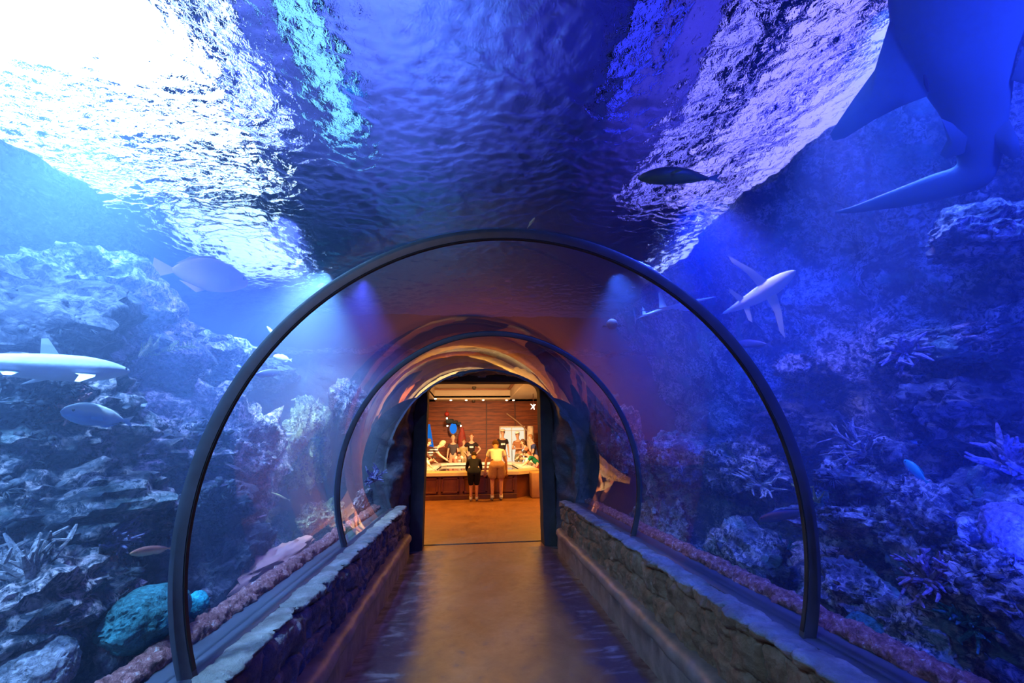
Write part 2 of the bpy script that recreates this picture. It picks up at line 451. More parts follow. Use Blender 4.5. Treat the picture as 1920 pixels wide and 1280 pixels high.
def resample(path, n):
    d = [0]
    for a, b in zip(path[:-1], path[1:]): d.append(d[-1]+math.hypot(b[0]-a[0], b[1]-a[1]))
    out = []; k = 0
    for i in range(n+1):
        s = d[-1]*i/n
        while k < len(d)-2 and d[k+1] < s: k += 1
        f = (s-d[k])/max(1e-9, d[k+1]-d[k]); f = min(1, max(0, f))
        out.append((path[k][0]+(path[k+1][0]-path[k][0])*f, path[k][1]+(path[k+1][1]-path[k][1])*f))
    return out
C0 = resample(path, N)
C1 = door_curve(1.04, 2.46, .62, N)
C2 = door_curve(.865, 2.37, .17, N)
rows = []
def curve_row(A, B, f, y, amp, seed):
    r = []
    for (ax, az), (bx, bz) in zip(A, B):
        x, z = ax+(bx-ax)*f, az+(bz-az)*f
        p = Vector((x, y, z)); d = amp*noise.fractal(p*2.6+Vector((seed, 0, 0)), .8, 2.1, 5)
        dx, dz = x, z-1.2; L = math.hypot(dx, dz) or 1
        if z < .03: dz = 0
        r.append((x+d*dx/L, y+d*.6, max(0, z+d*dz/L)))
    return r
# wide rock shell: outer wall face far out, then into the passage
BIG = door_curve(4.8, 2.78, .3, N)
for k in range(14):
    f = k/13; rows.append(curve_row(BIG, C0, f**.8, 5.75+.25*(1-f), .16*(1-f)+.02, 5))
for k in range(1, 10):
    f = k/9; rows.append(curve_row(C0, C1, f, YP0+.12+(.50)*f, .05+.05*math.sin(f*PI), 5))
for k in range(1, 6):
    f = k/5; rows.append(curve_row(C1, C1, 0, YP0+.62+.10*f, .05*(1-f)+.012, 5))
bm = bmesh.new(); loft(bm, rows, close=False, caps=False)
o = struct('wall_front', bm, M_PORTAL); tag(o, 'dark rock wall around the arched end of the tunnel', 'wall')
# pillars and header of the doorway
bm = bmesh.new()
rows = [[(x, YP0+.62, z) for x, z in C1], [(x, YP0+.66, z) for x, z in C1]]
for k in range(7):
    f = k/6; rows.append(curve_row(C1, C2, f, YP0+.66+.06*f, .012, 2))
for k in range(1, 7): rows.append(curve_row(C2, C2, 0, YP0+.72+(.28)*k/6, .008, 2))
rows.append([(x*1.5, YP1+.02, z*1.1) for x, z in C2]); rows.append([(x*4.5, YP1+.03, z*1.5) for x, z in C2])
loft(bm, rows, close=False, caps=False)
o = struct('door_1', bm, simple('doorway_paint', (.024, .018, .014), .85, var=.4, scale=5, bump=.5)); tag(o, 'dark rounded doorway frame leading into the warm lit room', 'doorway')
bm = bmesh.new(); box(bm, (0, 6.62, .004), (1.74, .035, .012), bevel=.003)
tag(obj('threshold_strip', bm, simple('threshold_black', (.02, .015, .012), .5)), kind='structure')
bm = bmesh.new(); box(bm, (-.04, 6.24, 2.475), (.13, .02, .10), bevel=.01)
for k in range(3): box(bm, (-.04+(k-1)*.03, 6.225, 2.475), (.012, .008, .06))
tag(obj('small_plaque', bm, simple('plaque_grey', (.16, .18, .22), .4)), 'small grey plaque on the arch above the doorway', 'plaque')
# unseen dark wall added behind the camera to keep world light out
bm = bmesh.new(); vs = [bm.verts.new(p) for p in ((-6, -2.62, 0), (6, -2.62, 0), (6, -2.62, 4), (-6, -2.62, 4))]; bm.faces.new(vs)
struct('wall_back', bm, simple('back_wall_paint', (.05, .04, .04), .8), smooth=False)
#CONTINUE
# ------------------------------------------------------------------ tank: water body, surface, rock shell
bm = bmesh.new()
sec = [(1.385, .0), (6, .0), (6, 3.5), (-6, 3.5), (-6, .0), (-1.385, .0), (-1.385, .64)]+[(-x, z) for x, z in arc(R_T+.034, 64)]+[(1.385, .64)]
loft(bm, [[(x, Y0, z) for x, z in sec], [(x, 5.66, z) for x, z in sec]])
bmesh.ops.recalc_face_normals(bm, faces=bm.faces)
tag(obj('tank_water', bm, M_WATER, smooth=False), 'clear blue water filling the tank around the tunnel', 'water', kind='stuff')
def wave(x, y):
    p = Vector((x*.9+y*.25, y*1.35-x*.2, 0))
    z = .040*noise.noise(p*1.3)+.030*noise.noise(p*3.2+Vector((0, 0, 4)))
    q = Vector((x*1.0+.35*y, y*1.7, 9))
    z += .017*(1-abs(noise.noise(q*6.5))*2)+.016*noise.noise(q*12+Vector((0, 0, 3)))+.005*noise.noise(q*22)
    return z
def grid_wall(fn, nu, nv):
    bm = bmesh.new(); loft(bm, [[fn(i/nu, j/nv) for j in range(nv+1)] for i in range(nu+1)], close=False, caps=False); return bm
def fr(p, o=6, h=.75): return noise.fractal(p, h, 2.1, o)
def prof_at(prof, s):
    s *= len(prof)-1; i = min(int(s), len(prof)-2); f = s-i
    f = f*f*(3-2*f)
    return [a+(b-a)*f for a, b in zip(prof[i], prof[i+1])]
def surf_fn(a, b):
    x, y = -6.5+10.6*a, -1.2+9.4*b
    return (x, y, 3.5+wave(x, y))
tag(obj('water_surface', grid_wall(surf_fn, 640, 560), M_SURFACE), 'rippled water surface seen from below above the tunnel', 'water surface', kind='stuff')
PL = [(1.43, .40), (1.75, .25), (2.2, .35), (2.55, .75), (2.75, 1.3), (3.05, 1.75), (3.25, 2.15), (3.6, 2.35), (4.6, 2.42), (6.0, 2.5)]
def left_fn(a, b):
    y = Y0+(8.3-Y0)*a; x, z = prof_at(PL, b)
    if y > 5: z += 0
    p = Vector((-x, y, z)); am = .15+.35*min(1, b*3)
    d = am*fr(p*.75+Vector((3, 1, 7)))+.16*abs(noise.noise(p*2.4))+.055*fr(p*6, 4)
    return (-x+d*.9, y, max(.05, z+d*.35*(1 if b > .25 else .4)))
struct('wall_rock_left', grid_wall(left_fn, 300, 190), M_REEF_L)['label'] = 'craggy artificial reef wall on the left side of the tank'
PR = [(1.43, .40), (1.7, .22), (2.0, .35), (2.3, .8), (2.55, 1.35), (2.65, 1.8), (2.62, 2.3), (2.55, 2.8), (2.40, 3.2), (2.25, 3.56)]
def right_fn(a, b):
    y = Y0+(8.3-Y0)*a; x, z = prof_at(PR, b)
    p = Vector((x, y, z)); am = (.12+.30*min(1, b*3))*(1 if b < .6 else .5)
    d = am*fr(p*.9+Vector((9, 2, 1)))+.13*abs(noise.noise(p*2.6))*(1 if b < .65 else .4)+.05*fr(p*6, 4)*(1 if b < .7 else .5)
    return (x-d*.9, y, max(.05, z+d*.25*(1 if b < .95 else 0)))
struct('wall_rock_right', grid_wall(right_fn, 300, 170), M_REEF_R)['label'] = 'craggy artificial reef wall on the right side of the tank'
def shelf_fn(a, b):
    x = -4.8+9.6*a; y, z = prof_at([(5.75, 2.70), (6.0, 2.80), (7.2, 2.80), (7.9, 2.85), (8.2, 3.0), (8.3, 3.7)], b)
    p = Vector((x, y, z)); return (x, y+.1*fr(p*2), z+.10*fr(p*1.7))
struct('wall_rock_top', grid_wall(shelf_fn, 120, 50), M_REEF_P)

# hall above the water: a plain pale ceiling added to bounce the coloured wash spots
bm = bmesh.new(); box(bm, (-.5, 3.2, 6.6), (14, 13, .1)); o = struct('ceiling_hall', bm, simple('hall_ceiling_paint', (.30, .30, .30), .9, var=.1, scale=1.5), smooth=False)
# lamps over the pool, with extra strips added for glints and streaks in ripples
def panel(name, x0, x1, y0, y1, z, col, st, label):
    t = empty(name, ((x0+x1)/2, (y0+y1)/2, z)); tag(t, label, 'light')
    bm = bmesh.new(); box(bm, (0, 0, 0), (x1-x0, y1-y0, .03)); obj('diffuser', bm, emit(name+'_glow', col, st), t, smooth=False)
    bm = bmesh.new()
    for sx in (-1, 1): box(bm, (sx*((x1-x0)/2+.03), 0, .02), (.06, y1-y0+.12, .08))
    for sy in (-1, 1): box(bm, (0, sy*((y1-y0)/2+.03), .02), (x1-x0+.12, .06, .08))
    box(bm, (0, 0, .05), (x1-x0+.1, y1-y0+.1, .03))
    for sy in (-1, 1): tube(bm, [(0, sy*(y1-y0)*.35, .05), (0, sy*(y1-y0)*.35, 6.56-z)], .012, 6)
    obj('panel_housing', bm, M_RIB, t, smooth=False)
panel('skylight_panel', -6.6, -2.35, .3, 3.1, 4.9, (1.0, .98, .94), 14, 'blown out white skylight above the water at upper left')
panel('glow_panel', -5.2, -2.3, 3.35, 3.7, 4.9, (1.0, .98, .94), 10, 'long white strip added for glints directly behind the blown out skylight')
panel('glow_panel', -4.6, -2.4, 4.1, 4.35, 4.9, (.95, .97, 1.0), 9, 'shorter white strip added for glints behind the long strip at upper left')
panel('glow_panel', -2.15, -2.0, 1.2, 3.6, 4.9, (.70, .75, 1.0), 5, 'slim white strip added for glints along the right side of the skylight')
panel('glow_panel', -4.0, -2.9, 4.9, 6.6, 4.9, (.85, .92, 1.0), 4, 'smaller white panel added for trailing glints beyond the skylight above the left water')
panel('glow_panel', -1.45, -1.25, 1.6, 3.4, 4.6, (.30, .70, 1.0), 2.5, 'slim cyan strip lamp above the water left of the tunnel crown')
panel('glow_panel', 1.75, 1.95, 2.0, 4.4, 4.9, (.30, .20, 1.0), 2.4, 'slim violet strip lamp above the right water, nearest the tunnel crown')  # violet lamp split into strips so the ripples streak
panel('glow_panel', 2.25, 2.55, 1.8, 4.4, 4.9, (.42, .26, 1.0), 2.8, 'middle violet strip lamp above the water at upper right')
panel('glow_panel', 2.80, 3.35, 1.8, 4.4, 4.9, (.50, .32, 1.0), 2.8, 'widest violet lamp panel above the water at upper right')
panel('glow_panel', 2.9, 3.5, 4.8, 6.6, 4.9, (.60, .52, 1.0), 3.0, 'pale violet lamp panel farther back above the right water')
panel('glow_panel', .95, 1.1, 1.6, 2.9, 4.6, (.06, .06, 1.0), 1.4, 'slim deep blue strip lamp above the water right of the tunnel crown')

# ------------------------------------------------------------------ reef rocks
ROCKS = []
def rock(c, r, mat, label, seed, sub=5, rz=0.0, name='reef_rock', flat=0.0, parent=None):
    bm = bmesh.new(); bmesh.ops.create_icosphere(bm, subdivisions=sub, radius=1.0)
    o = Vector((seed*3.1, seed*1.7, -seed))
    for v in bm.verts:
        n = v.co.normalized()
        d = .42*fr(n*1.1+o)+.22*abs(noise.noise(n*2.6+o))+.10*fr(n*5+o, 4)+.045*noise.noise(n*17+o)
        q = n*(1+d); v.co = Vector((q.x*r[0], q.y*r[1], q.z*r[2]))
    bmesh.ops.rotate(bm, cent=(0, 0, 0), matrix=Matrix.Rotation(rz, 3, 'Z'), verts=bm.verts)
    ob = obj(name, bm, mat); ob.location = c
    tag(ob, label, 'rock', 'reef rocks'); ROCKS.append(ob); return ob
L_, R_, G_, P_ = M_REEF_L, M_REEF_R, M_REEF_G, M_REEF_P
rock(at(50, 385, 0, -3.75), (.42, 1.05, .33), P_, 'dark overhanging rock ledge touching the water surface at upper left', 1)
rock(at(190, 600, 0, -3.05), (.45, .8, .36), L_, 'pale crusted ridge rock below the upper left overhang', 2)
rock(at(370, 680, 0, -3.0), (.40, .9, .30), L_, 'sloping ridge rock beside the arch rib, behind the green frond coral', 3)
rock(at(20, 610, 0, -2.7), (.45, .5, .35), P_, 'smooth dark rock hump above the white bellied fish', 4)
rock(at(50, 790, 0, -2.35), (.40, .5, .28), L_, 'pink fringed rock behind the blue white fish', 5)
rock(at(250, 860, 0, -2.35), (.45, .55, .24), L_, 'broad pale encrusted shelf rock below the blue white fish', 6)
rock(at(110, 960, 0, -2.05), (.35, .42, .22), L_, 'crusted shelf rock on the left below the broad pale shelf', 7)
rock(at(330, 960, 0, -2.2), (.35, .55, .26), P_, 'dark blue rock above the orange wrasse', 8)
rock(at(60, 1130, 0, -1.85), (.24, .36, .20), L_, 'mottled rock at the left edge above the round brain coral', 9)
rock(at(270, 1190, 0, -1.62), (.14, .30, .13), P_, 'low rock that carries the teal coral head', 10)
rock(at(430, 860, 0, -2.35), (.36, .6, .5), L_, 'violet tinted rock seen through the tunnel glass just inside the large rib', 11)
rock(at(430, 1060, 0, -1.95), (.22, .45, .26), P_, 'deep blue rock behind the turquoise sponge', 12)
rock(at(578, 830, 0, -2.15), (.20, .42, .50), G_, 'yellow green reef pillar in the middle left of the tunnel view', 13)
rock(at(500, 700, 0, -2.75), (.30, .5, .16), P_, 'dark rock tip pointing at the yellow fish', 14)
rock(at(655, 760, 0, -1.85), (.20, .4, .30), L_, 'lavender rock high up left of the orange reflection', 15)
rock(at(600, 980, 0, -1.95), (.22, .4, .22), G_, 'mossy rock with a hollow left of the second rib', 16)
rock(at(690, 935, 0, -1.56), (.13, .42, .20), L_, 'violet rock with a dark hole between second rib and doorway', 17)
rock(at(520, 1050, 0, -1.75), (.13, .55, .10), simple('pinkish_slab', (.50, .22, .20), .6, var=.2, scale=7, bump=.3), 'smooth salmon pink slab above the crusted edging on the left', 18, sub=4)
rock(at(1165, 830, 0, 1.72), (.2, .45, .42), R_, 'grey blue craggy rock between doorway and second rib', 21)
rock(at(1270, 880, 0, 2.0), (.3, .4, .34), R_, 'speckled rock just right of the second rib', 22)
rock(at(1240, 980, 0, 1.75), (.16, .34, .22), G_, 'yellow speckled rock low beside the right glass', 23)
rock(at(1390, 870, 0, 2.2), (.3, .42, .22), R_, 'rock shelf that carries the spiky branching coral', 24)
rock(at(1400, 1040, 0, 1.75), (.16, .32, .2), R_, 'blue green rock below the dark blue fish inside the large rib', 25)
rock(at(1490, 800, 0, 2.45), (.22, .35, .2), P_, 'dark rock shelf in the mid right water', 26)
rock(at(1600, 975, 0, 2.0), (.26, .34, .13), R_, 'pale crusted rock arch right of the large rib', 27)
rock(at(1590, 1110, 0, 1.68), (.14, .22, .14), R_, 'teal tinted rock right of the rib foot', 28)
rock(at(1700, 900, 0, 2.25), (.34, .3, .2), R_, 'rough shelf rock beside the small teal fish', 29)
rock(at(1720, 1190, 0, 1.62), (.12, .2, .12), R_, 'low crusted rock beside the purple edging', 30)
rock(at(1750, 1010, 0, 1.95), (.16, .26, .22), R_, 'bright violet crusted rock right of the cave shadow', 31)
rock(at(1880, 980, 0, 2.1), (.26, .2, .2), R_, 'knobbly violet rock at the right edge', 32)
rock(at(1860, 1130, 0, 1.75), (.17, .2, .16), R_, 'blue coral covered rock at lower right edge', 33)
rock(at(1760, 650, 0, 2.35), (.16, .30, .11), R_, 'isolated bright crusted outcrop in the dark right water', 34)
rock(at(1840, 440, 0, 2.3), (.2, .22, .12), R_, 'bright flecked rock under the big shark tail', 35)
rock(at(1830, 780, 0, 2.4), (.3, .25, .2), P_, 'dark rock bulge at the right above the violet rocks', 36)
rock(at(1500, 690, 0, 2.5), (.1, .22, .12), R_, 'small crusted outcrop right of the large rib shoulder', 37)
rock((1.60, 5.35, 1.5), (.18, .32, .45), M_PORTAL, 'shadowy grey rock beside the doorway on the right', 38)

# ray casting onto the reef from the tunnel axis, to seat corals
bpy.context.view_layer.update()
def bvh_of(objs):
    V, Fc = [], []
    for o in objs:
        b = len(V); mw = o.matrix_world
        V += [mw @ v.co for v in o.data.vertices]; Fc += [tuple(b+i for i in p.vertices) for p in o.data.polygons]
    return BVHTree.FromPolygons(V, Fc)
TREE = bvh_of(ROCKS+[o for o in COL.objects if o.name.startswith('wall_rock')])
def seat(px, py):
    d = ray_dir(px, py).normalized()
    h = TREE.ray_cast(CAM_POS, d)
    return (h[0], h[1] if h[1].dot(d) < 0 else -h[1]) if h[0] is not None else (CAM_POS+d*3, -d)

# ---- coral growth nobody could count: one object per side
def crust(side, n, mats, seed, label):
    rnd = random.Random(seed); bm = bmesh.new(); cnt = 0; marks, mis = [], []
    for _ in range(n*3):
        if cnt >= n: break
        y = rnd.uniform(.3, 5.7); z0 = rnd.uniform(.9, 1.9)
        d = Vector((side, rnd.uniform(-.5, .5), rnd.uniform(-.55, .45))).normalized()
        h = TREE.ray_cast(Vector((side*1.40, y, z0)), d)
        if h[0] is None or h[0].z > 3.2: continue
        p, nn = h[0], h[1] if h[1].dot(d) < 0 else -h[1]
        if noise.noise(p*1.6+Vector((seed, 0, 0))) < -.05: continue
        cnt += 1; s = rnd.uniform(.007, .022); k = rnd.random(); f0 = len(bm.faces); marks.append(f0)
        q = nn.to_track_quat('Z', 'Y').to_matrix()
        if k < .5:
            for _k in range(rnd.randint(2, 5)):
                o = q @ Vector((rnd.gauss(0, s), rnd.gauss(0, s), 0))
                ball(bm, p+o, s*rnd.uniform(.35, .8), 1, (1, 1, rnd.uniform(.7, 1.6)), q)
        elif k < .85:
            for _k in range(rnd.randint(4, 8)):
                e = (q @ Vector((rnd.gauss(0, .6), rnd.gauss(0, .6), 1))).normalized()*s*rnd.uniform(1.2, 3.2)
                m = e*.5+(q @ Vector((rnd.gauss(0, .2), rnd.gauss(0, .2), 0)))*s
                tube(bm, [p-nn*.005, p+m, p+e], [s*.18, s*.14, s*.06], 4)
        else:
            for _k in range(2):
                r_ = s*rnd.uniform(.9, 1.6)
                ball(bm, p+nn*s*.6*_k, r_, 1, (1, 1, .18), q @ Matrix.Rotation(rnd.uniform(-.4, .4), 3, 'X'))
        mi = rnd.choices(range(len(mats)), [5, 2, 1.5, 1])[0]
        mis.append(mi)
    bm.faces.ensure_lookup_table(); marks.append(len(bm.faces))
    for a, b, mi in zip(marks, marks[1:], mis):
        for fi in range(a, b): bm.faces[fi].material_index = mi
    bmesh.ops.recalc_face_normals(bm, faces=bm.faces)
    o = obj('coral_growth', bm, mats); tag(o, label, 'coral growth', kind='stuff')
def coral_mat(name, c, rough=.8):
    t = NT(name); v = t.coords(); f = t.noise(v, 55, 5, .75, .6); g = t.noise(v, 9, 3, .6)
    col = t.ramp(t.math('ADD', t.math('MULTIPLY', f, .7), t.math('MULTIPLY', g, .3)), [(.38, tuple(x*.22 for x in c)), (.52, tuple(x*.75 for x in c)), (.66, tuple(min(1, x*1.25) for x in c))])
    return t.principled(col, rough, bump=f, bstr=.8, bdist=.02, spec=.2)
CM = dict(dull=coral_mat('coral_dull', (.30, .30, .34)), pale=coral_mat('coral_pale', (.50, .48, .54)), lav=coral_mat('coral_lavender', (.42, .36, .62)), teal=coral_mat('coral_teal', (.07, .30, .32)),
          yel=coral_mat('coral_yellow_green', (.85, .95, .28)), dark=coral_mat('coral_dark', (.14, .16, .20)), pink=coral_mat('coral_pink', (.70, .36, .36)), turq=coral_mat('sponge_turquoise', (.05, .62, .70)), white=coral_mat('coral_white', (.8, .82, .8)))
crust(-1, 2400, [CM['dark'], CM['dull'], CM['lav'], CM['teal']], 11, 'countless small coral tufts and knobs covering the left reef')
crust(1, 2400, [CM['dark'], CM['dull'], CM['lav'], CM['teal']], 12, 'countless small coral tufts and knobs covering the right reef')

# ---- individual corals
def branching(px, py, size, mat, label, seed, n=16, spread=.9, thin=.10, name='branching_coral', cat='coral'):
    p, nn = seat(px, py); rnd = random.Random(seed); bm = bmesh.new()
    nn = (nn+Vector((0, 0, .5))).normalized(); q = nn.to_track_quat('Z', 'Y').to_matrix()
    ball(bm, (0, 0, 0), size*.18, 2, (1, 1, .6), q)
    for k in range(n):
        a = 2*PI*k/n+rnd.uniform(-.3, .3); t = spread*rnd.uniform(.35, 1.15)
        e = q @ Vector((math.cos(a)*math.sin(t), math.sin(a)*math.sin(t), math.cos(t)))*size*rnd.uniform(.65, 1.1)
        bend = Vector((rnd.gauss(0, .12), rnd.gauss(0, .12), rnd.gauss(.05, .1)))*size
        pts = [Vector((0, 0, 0)), e*.35+bend*.5, e*.7+bend, e]
        tube(bm, pts, [size*thin, size*thin*.8, size*thin*.6, size*thin*.25], 6)
        for m in range(rnd.randint(1, 3)):
            b0 = pts[1].lerp(pts[2], rnd.random()); b1 = b0+(e.normalized()+Vector((rnd.gauss(0, .6), rnd.gauss(0, .6), rnd.gauss(.2, .5)))).normalized()*size*rnd.uniform(.2, .4)
            tube(bm, [b0, b0.lerp(b1, .6), b1], [size*thin*.55, size*thin*.45, size*thin*.2], 5)
    o = obj(name, bm, mat); o.location = p; tag(o, label, cat); return o
def head(px, py, r, mat, label, seed, sc=(1, 1, .8), name='brain_coral', freq=9, amp=.06):
    p, nn = seat(px, py); bm = bmesh.new(); bmesh.ops.create_icosphere(bm, subdivisions=5, radius=1)
    for v in bm.verts:
        n = v.co.normalized(); g = abs(noise.noise(n*freq+Vector((seed, 0, 0))))
        d = .12*fr(n*1.5+Vector((seed, 0, 0)), 3)-amp*max(0, 1-g*6)
        v.co = Vector((n.x*sc[0], n.y*sc[1], n.z*sc[2]))*r*(1+d)
    o = obj(name, bm, mat); o.location = p+nn*r*.25; tag(o, label, 'coral'); return o
def frond(px, py, size, mat, label, seed):
    p, nn = seat(px, py); rnd = random.Random(seed); bm = bmesh.new()
    nn = (nn*.6+Vector((0, -.1, .6))).normalized()
    for k in range(5):
        d = (nn+Vector((0, (k-2)*.45, rnd.uniform(-.2, .2)))).normalized()
        pts = [d*size*t+Vector((0, 0, -.25*size*t*t)) for t in (0, .25, .5, .75, 1)]
        tube(bm, pts, [size*.06, size*.05, size*.04, size*.03, size*.015], 6)
        for t in range(1, 9):
            c = d*size*t/9+Vector((0, 0, -.25*size*(t/9)**2))
            for s in (-1, 1):
                e = c+(d.cross(Vector((1, 0, 0))).normalized()*s+d*.5)*size*.20
                tube(bm, [c, e], [size*.025, size*.008], 4)
    o = obj('frond_coral', bm, mat); o.location = p+nn*.02; tag(o, label, 'coral'); return o
frond(292, 665, .30, CM['yel'], 'yellow green feathery coral on the dark rock right of the white shark', 1)
head(262, 1165, .15, CM['teal'], 'large teal rounded coral head low on the left', 2, (.8, 1.3, .75))
head(78, 1250, .105, CM['pale'], 'pale grooved round brain coral in the bottom left corner', 3, (1, 1, .9))
head(362, 1135, .05, CM['turq'], 'bright turquoise sponge behind the foot of the large rib', 4, (1, 1, 1.1), 'sponge', 5, .02)
head(418, 1150, .035, CM['yel'], 'small green sponge above the crusted edging on the left', 5, (1, 1, 1.3), 'sponge', 6)
branching(60, 1085, .16, CM['pale'], 'pale reaching branch coral at the left edge above the brain coral', 6, 9, .8)
branching(130, 760, .14, CM['pink'], 'pinkish fringe of finger coral behind the blue white fish', 7, 16, 1.2)
branching(600, 905, .20, CM['yel'], 'green tuft coral on the yellow green reef pillar', 8, 16)
branching(700, 900, .10, CM['lav'], 'lavender tuft coral on top of the rock beside the second rib', 9, 14)
branching(1425, 910, .26, CM['white'], 'pale spiky anemone like coral with long fingers inside the large rib', 10, 20, 1.2, .07)
branching(1475, 1030, .085, CM['teal'], 'small bright green star shaped coral beside the large rib', 11, 9, 1.3, .10)
branching(1620, 850, .22, CM['pale'], 'thin bushy branch coral in the shade right of the large rib', 12, 18, 1.0, .05)
branching(1530, 940, .16, CM['yel'], 'slim yellow green twig coral just right of the large rib', 13, 6, .8, .05)
branching(1290, 970, .12, CM['white'], 'cream knobbly finger coral low in the middle right glass', 14, 20, 1.1, .13)
branching(1745, 1090, .13, CM['lav'], 'violet bush coral beside the dark cave shadow', 15, 20, 1.1, .10)
branching(1890, 880, .17, CM['lav'], 'bright violet bush coral at the right edge', 16, 20, 1.1, .11)
branching(1700, 660, .14, CM['lav'], 'violet tuft coral on the isolated outcrop', 17, 18, 1.2, .12)
head(1630, 1180, .085, CM['teal'], 'teal lobed coral right of the large rib foot', 18, (.8, 1.2, .8))
head(1900, 1010, .11, CM['lav'], 'smooth violet dome coral at the right edge', 19, (.9, 1, 1.1))
branching(1180, 870, .10, CM['white'], 'whitish twig coral near the doorway on the right', 20, 14, 1.1, .07)
branching(1830, 1180, .12, CM['teal'], 'teal fuzzy coral at lower right', 21, 22, 1.2, .09)
branching(1350, 900, .15, CM['pale'], 'grey blue bush coral left of the spiky coral', 22, 22, 1.1, .08)
branching(205, 1010, .12, CM['lav'], 'lavender finger coral left of the orange wrasse', 23, 18, 1.1, .11)

# ------------------------------------------------------------------ fish
def fish_mat(name, back, side, belly, rough=.35, z=(.35, .5, .65)):
    t = NT(name); tc = t.n('TexCoord'); sp = t.n('SeparateXYZ', {'Vector': tc.outputs['Generated']})
    n = t.noise(tc.outputs['Object'], 30, 3)
    f = t.math('ADD', sp.outputs[2], t.math('MULTIPLY', t.math('SUBTRACT', n, .5), .15))
    c = t.ramp(f, [(z[0], belly), (z[1], side), (z[2], back)])
    return t.principled(c, rough, bump=n, bstr=.1)
M_EYE = simple('fish_eye', (.01, .01, .012), .15)
def plate(bm, pts, th):
    "a fin: outline points (Vectors) with thickness th across the outline's own normal, thinner at the edge"
    c = sum(pts, Vector())/len(pts); n = Vector((0, 0, 0))
    for a, b in zip(pts, pts[1:]+pts[:1]): n += (a-c).cross(b-c)
    n.normalize()
    A = bm.verts.new(c+n*th); B = bm.verts.new(c-n*th); V = [bm.verts.new(p) for p in pts]
    for a, b in zip(V, V[1:]+V[:1]): bm.faces.new((A, a, b)); bm.faces.new((B, b, a))
def fish(name, nose, tail, h, wd, mat, label, fork=.5, dorsal=.35, bend=0.0, up=(0, 0, 1), cat='fish', peak=.38, snout=.12, eye=True, roll=0.0, forked=True):
    nose, tail = Vector(nose), Vector(tail); L = (tail-nose).length
    X = (nose-tail).normalized(); Z = Vector(up); Y = Z.cross(X).normalized(); Z = X.cross(Y)
    if roll: Z, Y = Z*math.cos(roll)+Y*math.sin(roll), Y*math.cos(roll)-Z*math.sin(roll)
    M = Matrix(((X.x, Y.x, Z.x, 0), (X.y, Y.y, Z.y, 0), (X.z, Y.z, Z.z, 0), (0, 0, 0, 1))); M.translation = (nose+tail)/2
    bm = bmesh.new(); rings = []; B = .84*L; n = 20
    for i in range(n+1):
        t = i/n; x = L/2-t*B
        if t < peak: s = math.sin(PI/2*(snout+(1-snout)*t/peak))**.85 if t > 0 else .10
        else: s = max(.10, math.cos(PI/2*((t-peak)/(1-peak))**1.15)**.9*.9+.10)
        if t == 0: s = .06
        hy = h/2*s; wy = wd/2*s*(1 if t < .8 else .7)
        yo = bend*L*math.sin(t*PI*1.1)
        rings.append([Vector((x, yo+wy*math.cos(2*PI*k/16), hy*math.sin(2*PI*k/16)*(1.0 if math.sin(2*PI*k/16) > 0 else .92)+h*.03*s)) for k in range(16)])
    loft(bm, rings)
    yt = bend*L*math.sin(PI*1.1); xe = L/2-B
    tl = fork*h
    if forked: plate(bm, [Vector((xe+.02*L, yt, h*.05)), Vector((-L/2, yt, tl)), Vector((-L/2+.06*L, yt, 0)), Vector((-L/2, yt, -tl)), Vector((xe+.02*L, yt, -h*.05))], wd*.05)
    else: plate(bm, [Vector((xe+.02*L, yt, h*.06)), Vector((-L/2+.02*L, yt, tl*.8)), Vector((-L/2, yt, 0)), Vector((-L/2+.02*L, yt, -tl*.8)), Vector((xe+.02*L, yt, -h*.06))], wd*.05)
    yd = bend*L*.8
    plate(bm, [Vector((L*.20, yd*.8, h*.40)), Vector((L*.08, yd, h*(.46+dorsal*.5))), Vector((-L*.15, yd, h*(.34+dorsal*.45))), Vector((-L*.30, yd, h*.20)), Vector((0, yd, h*.35))], wd*.06)
    plate(bm, [Vector((-L*.02, yd, -h*.40)), Vector((-L*.12, yd, -h*(.38+dorsal*.4))), Vector((-L*.28, yd, -h*.22)), Vector((-L*.1, yd, -h*.3))], wd*.06)
    for s in (-1, 1):
        b = Vector((L*.20, s*wd*.42+yd*.6, -h*.08))
        plate(bm, [b, b+Vector((-L*.10, s*wd*.35, h*.05)), b+Vector((-L*.14, s*wd*.45, -h*.14)), b+Vector((-L*.03, s*wd*.06, -h*.12))], wd*.03)
    bmesh.ops.recalc_face_normals(bm, faces=bm.faces)
    root = obj(name, bm, mat); root.matrix_world = M; tag(root, label, cat)
    if eye:
        for s in (-1, 1):
            e = bmesh.new(); ball(e, (0, 0, 0), h*.055, 2)
            eo = obj('eye', e, M_EYE, root); eo.location = (L*.40, s*wd*.30, h*.10)
    return root
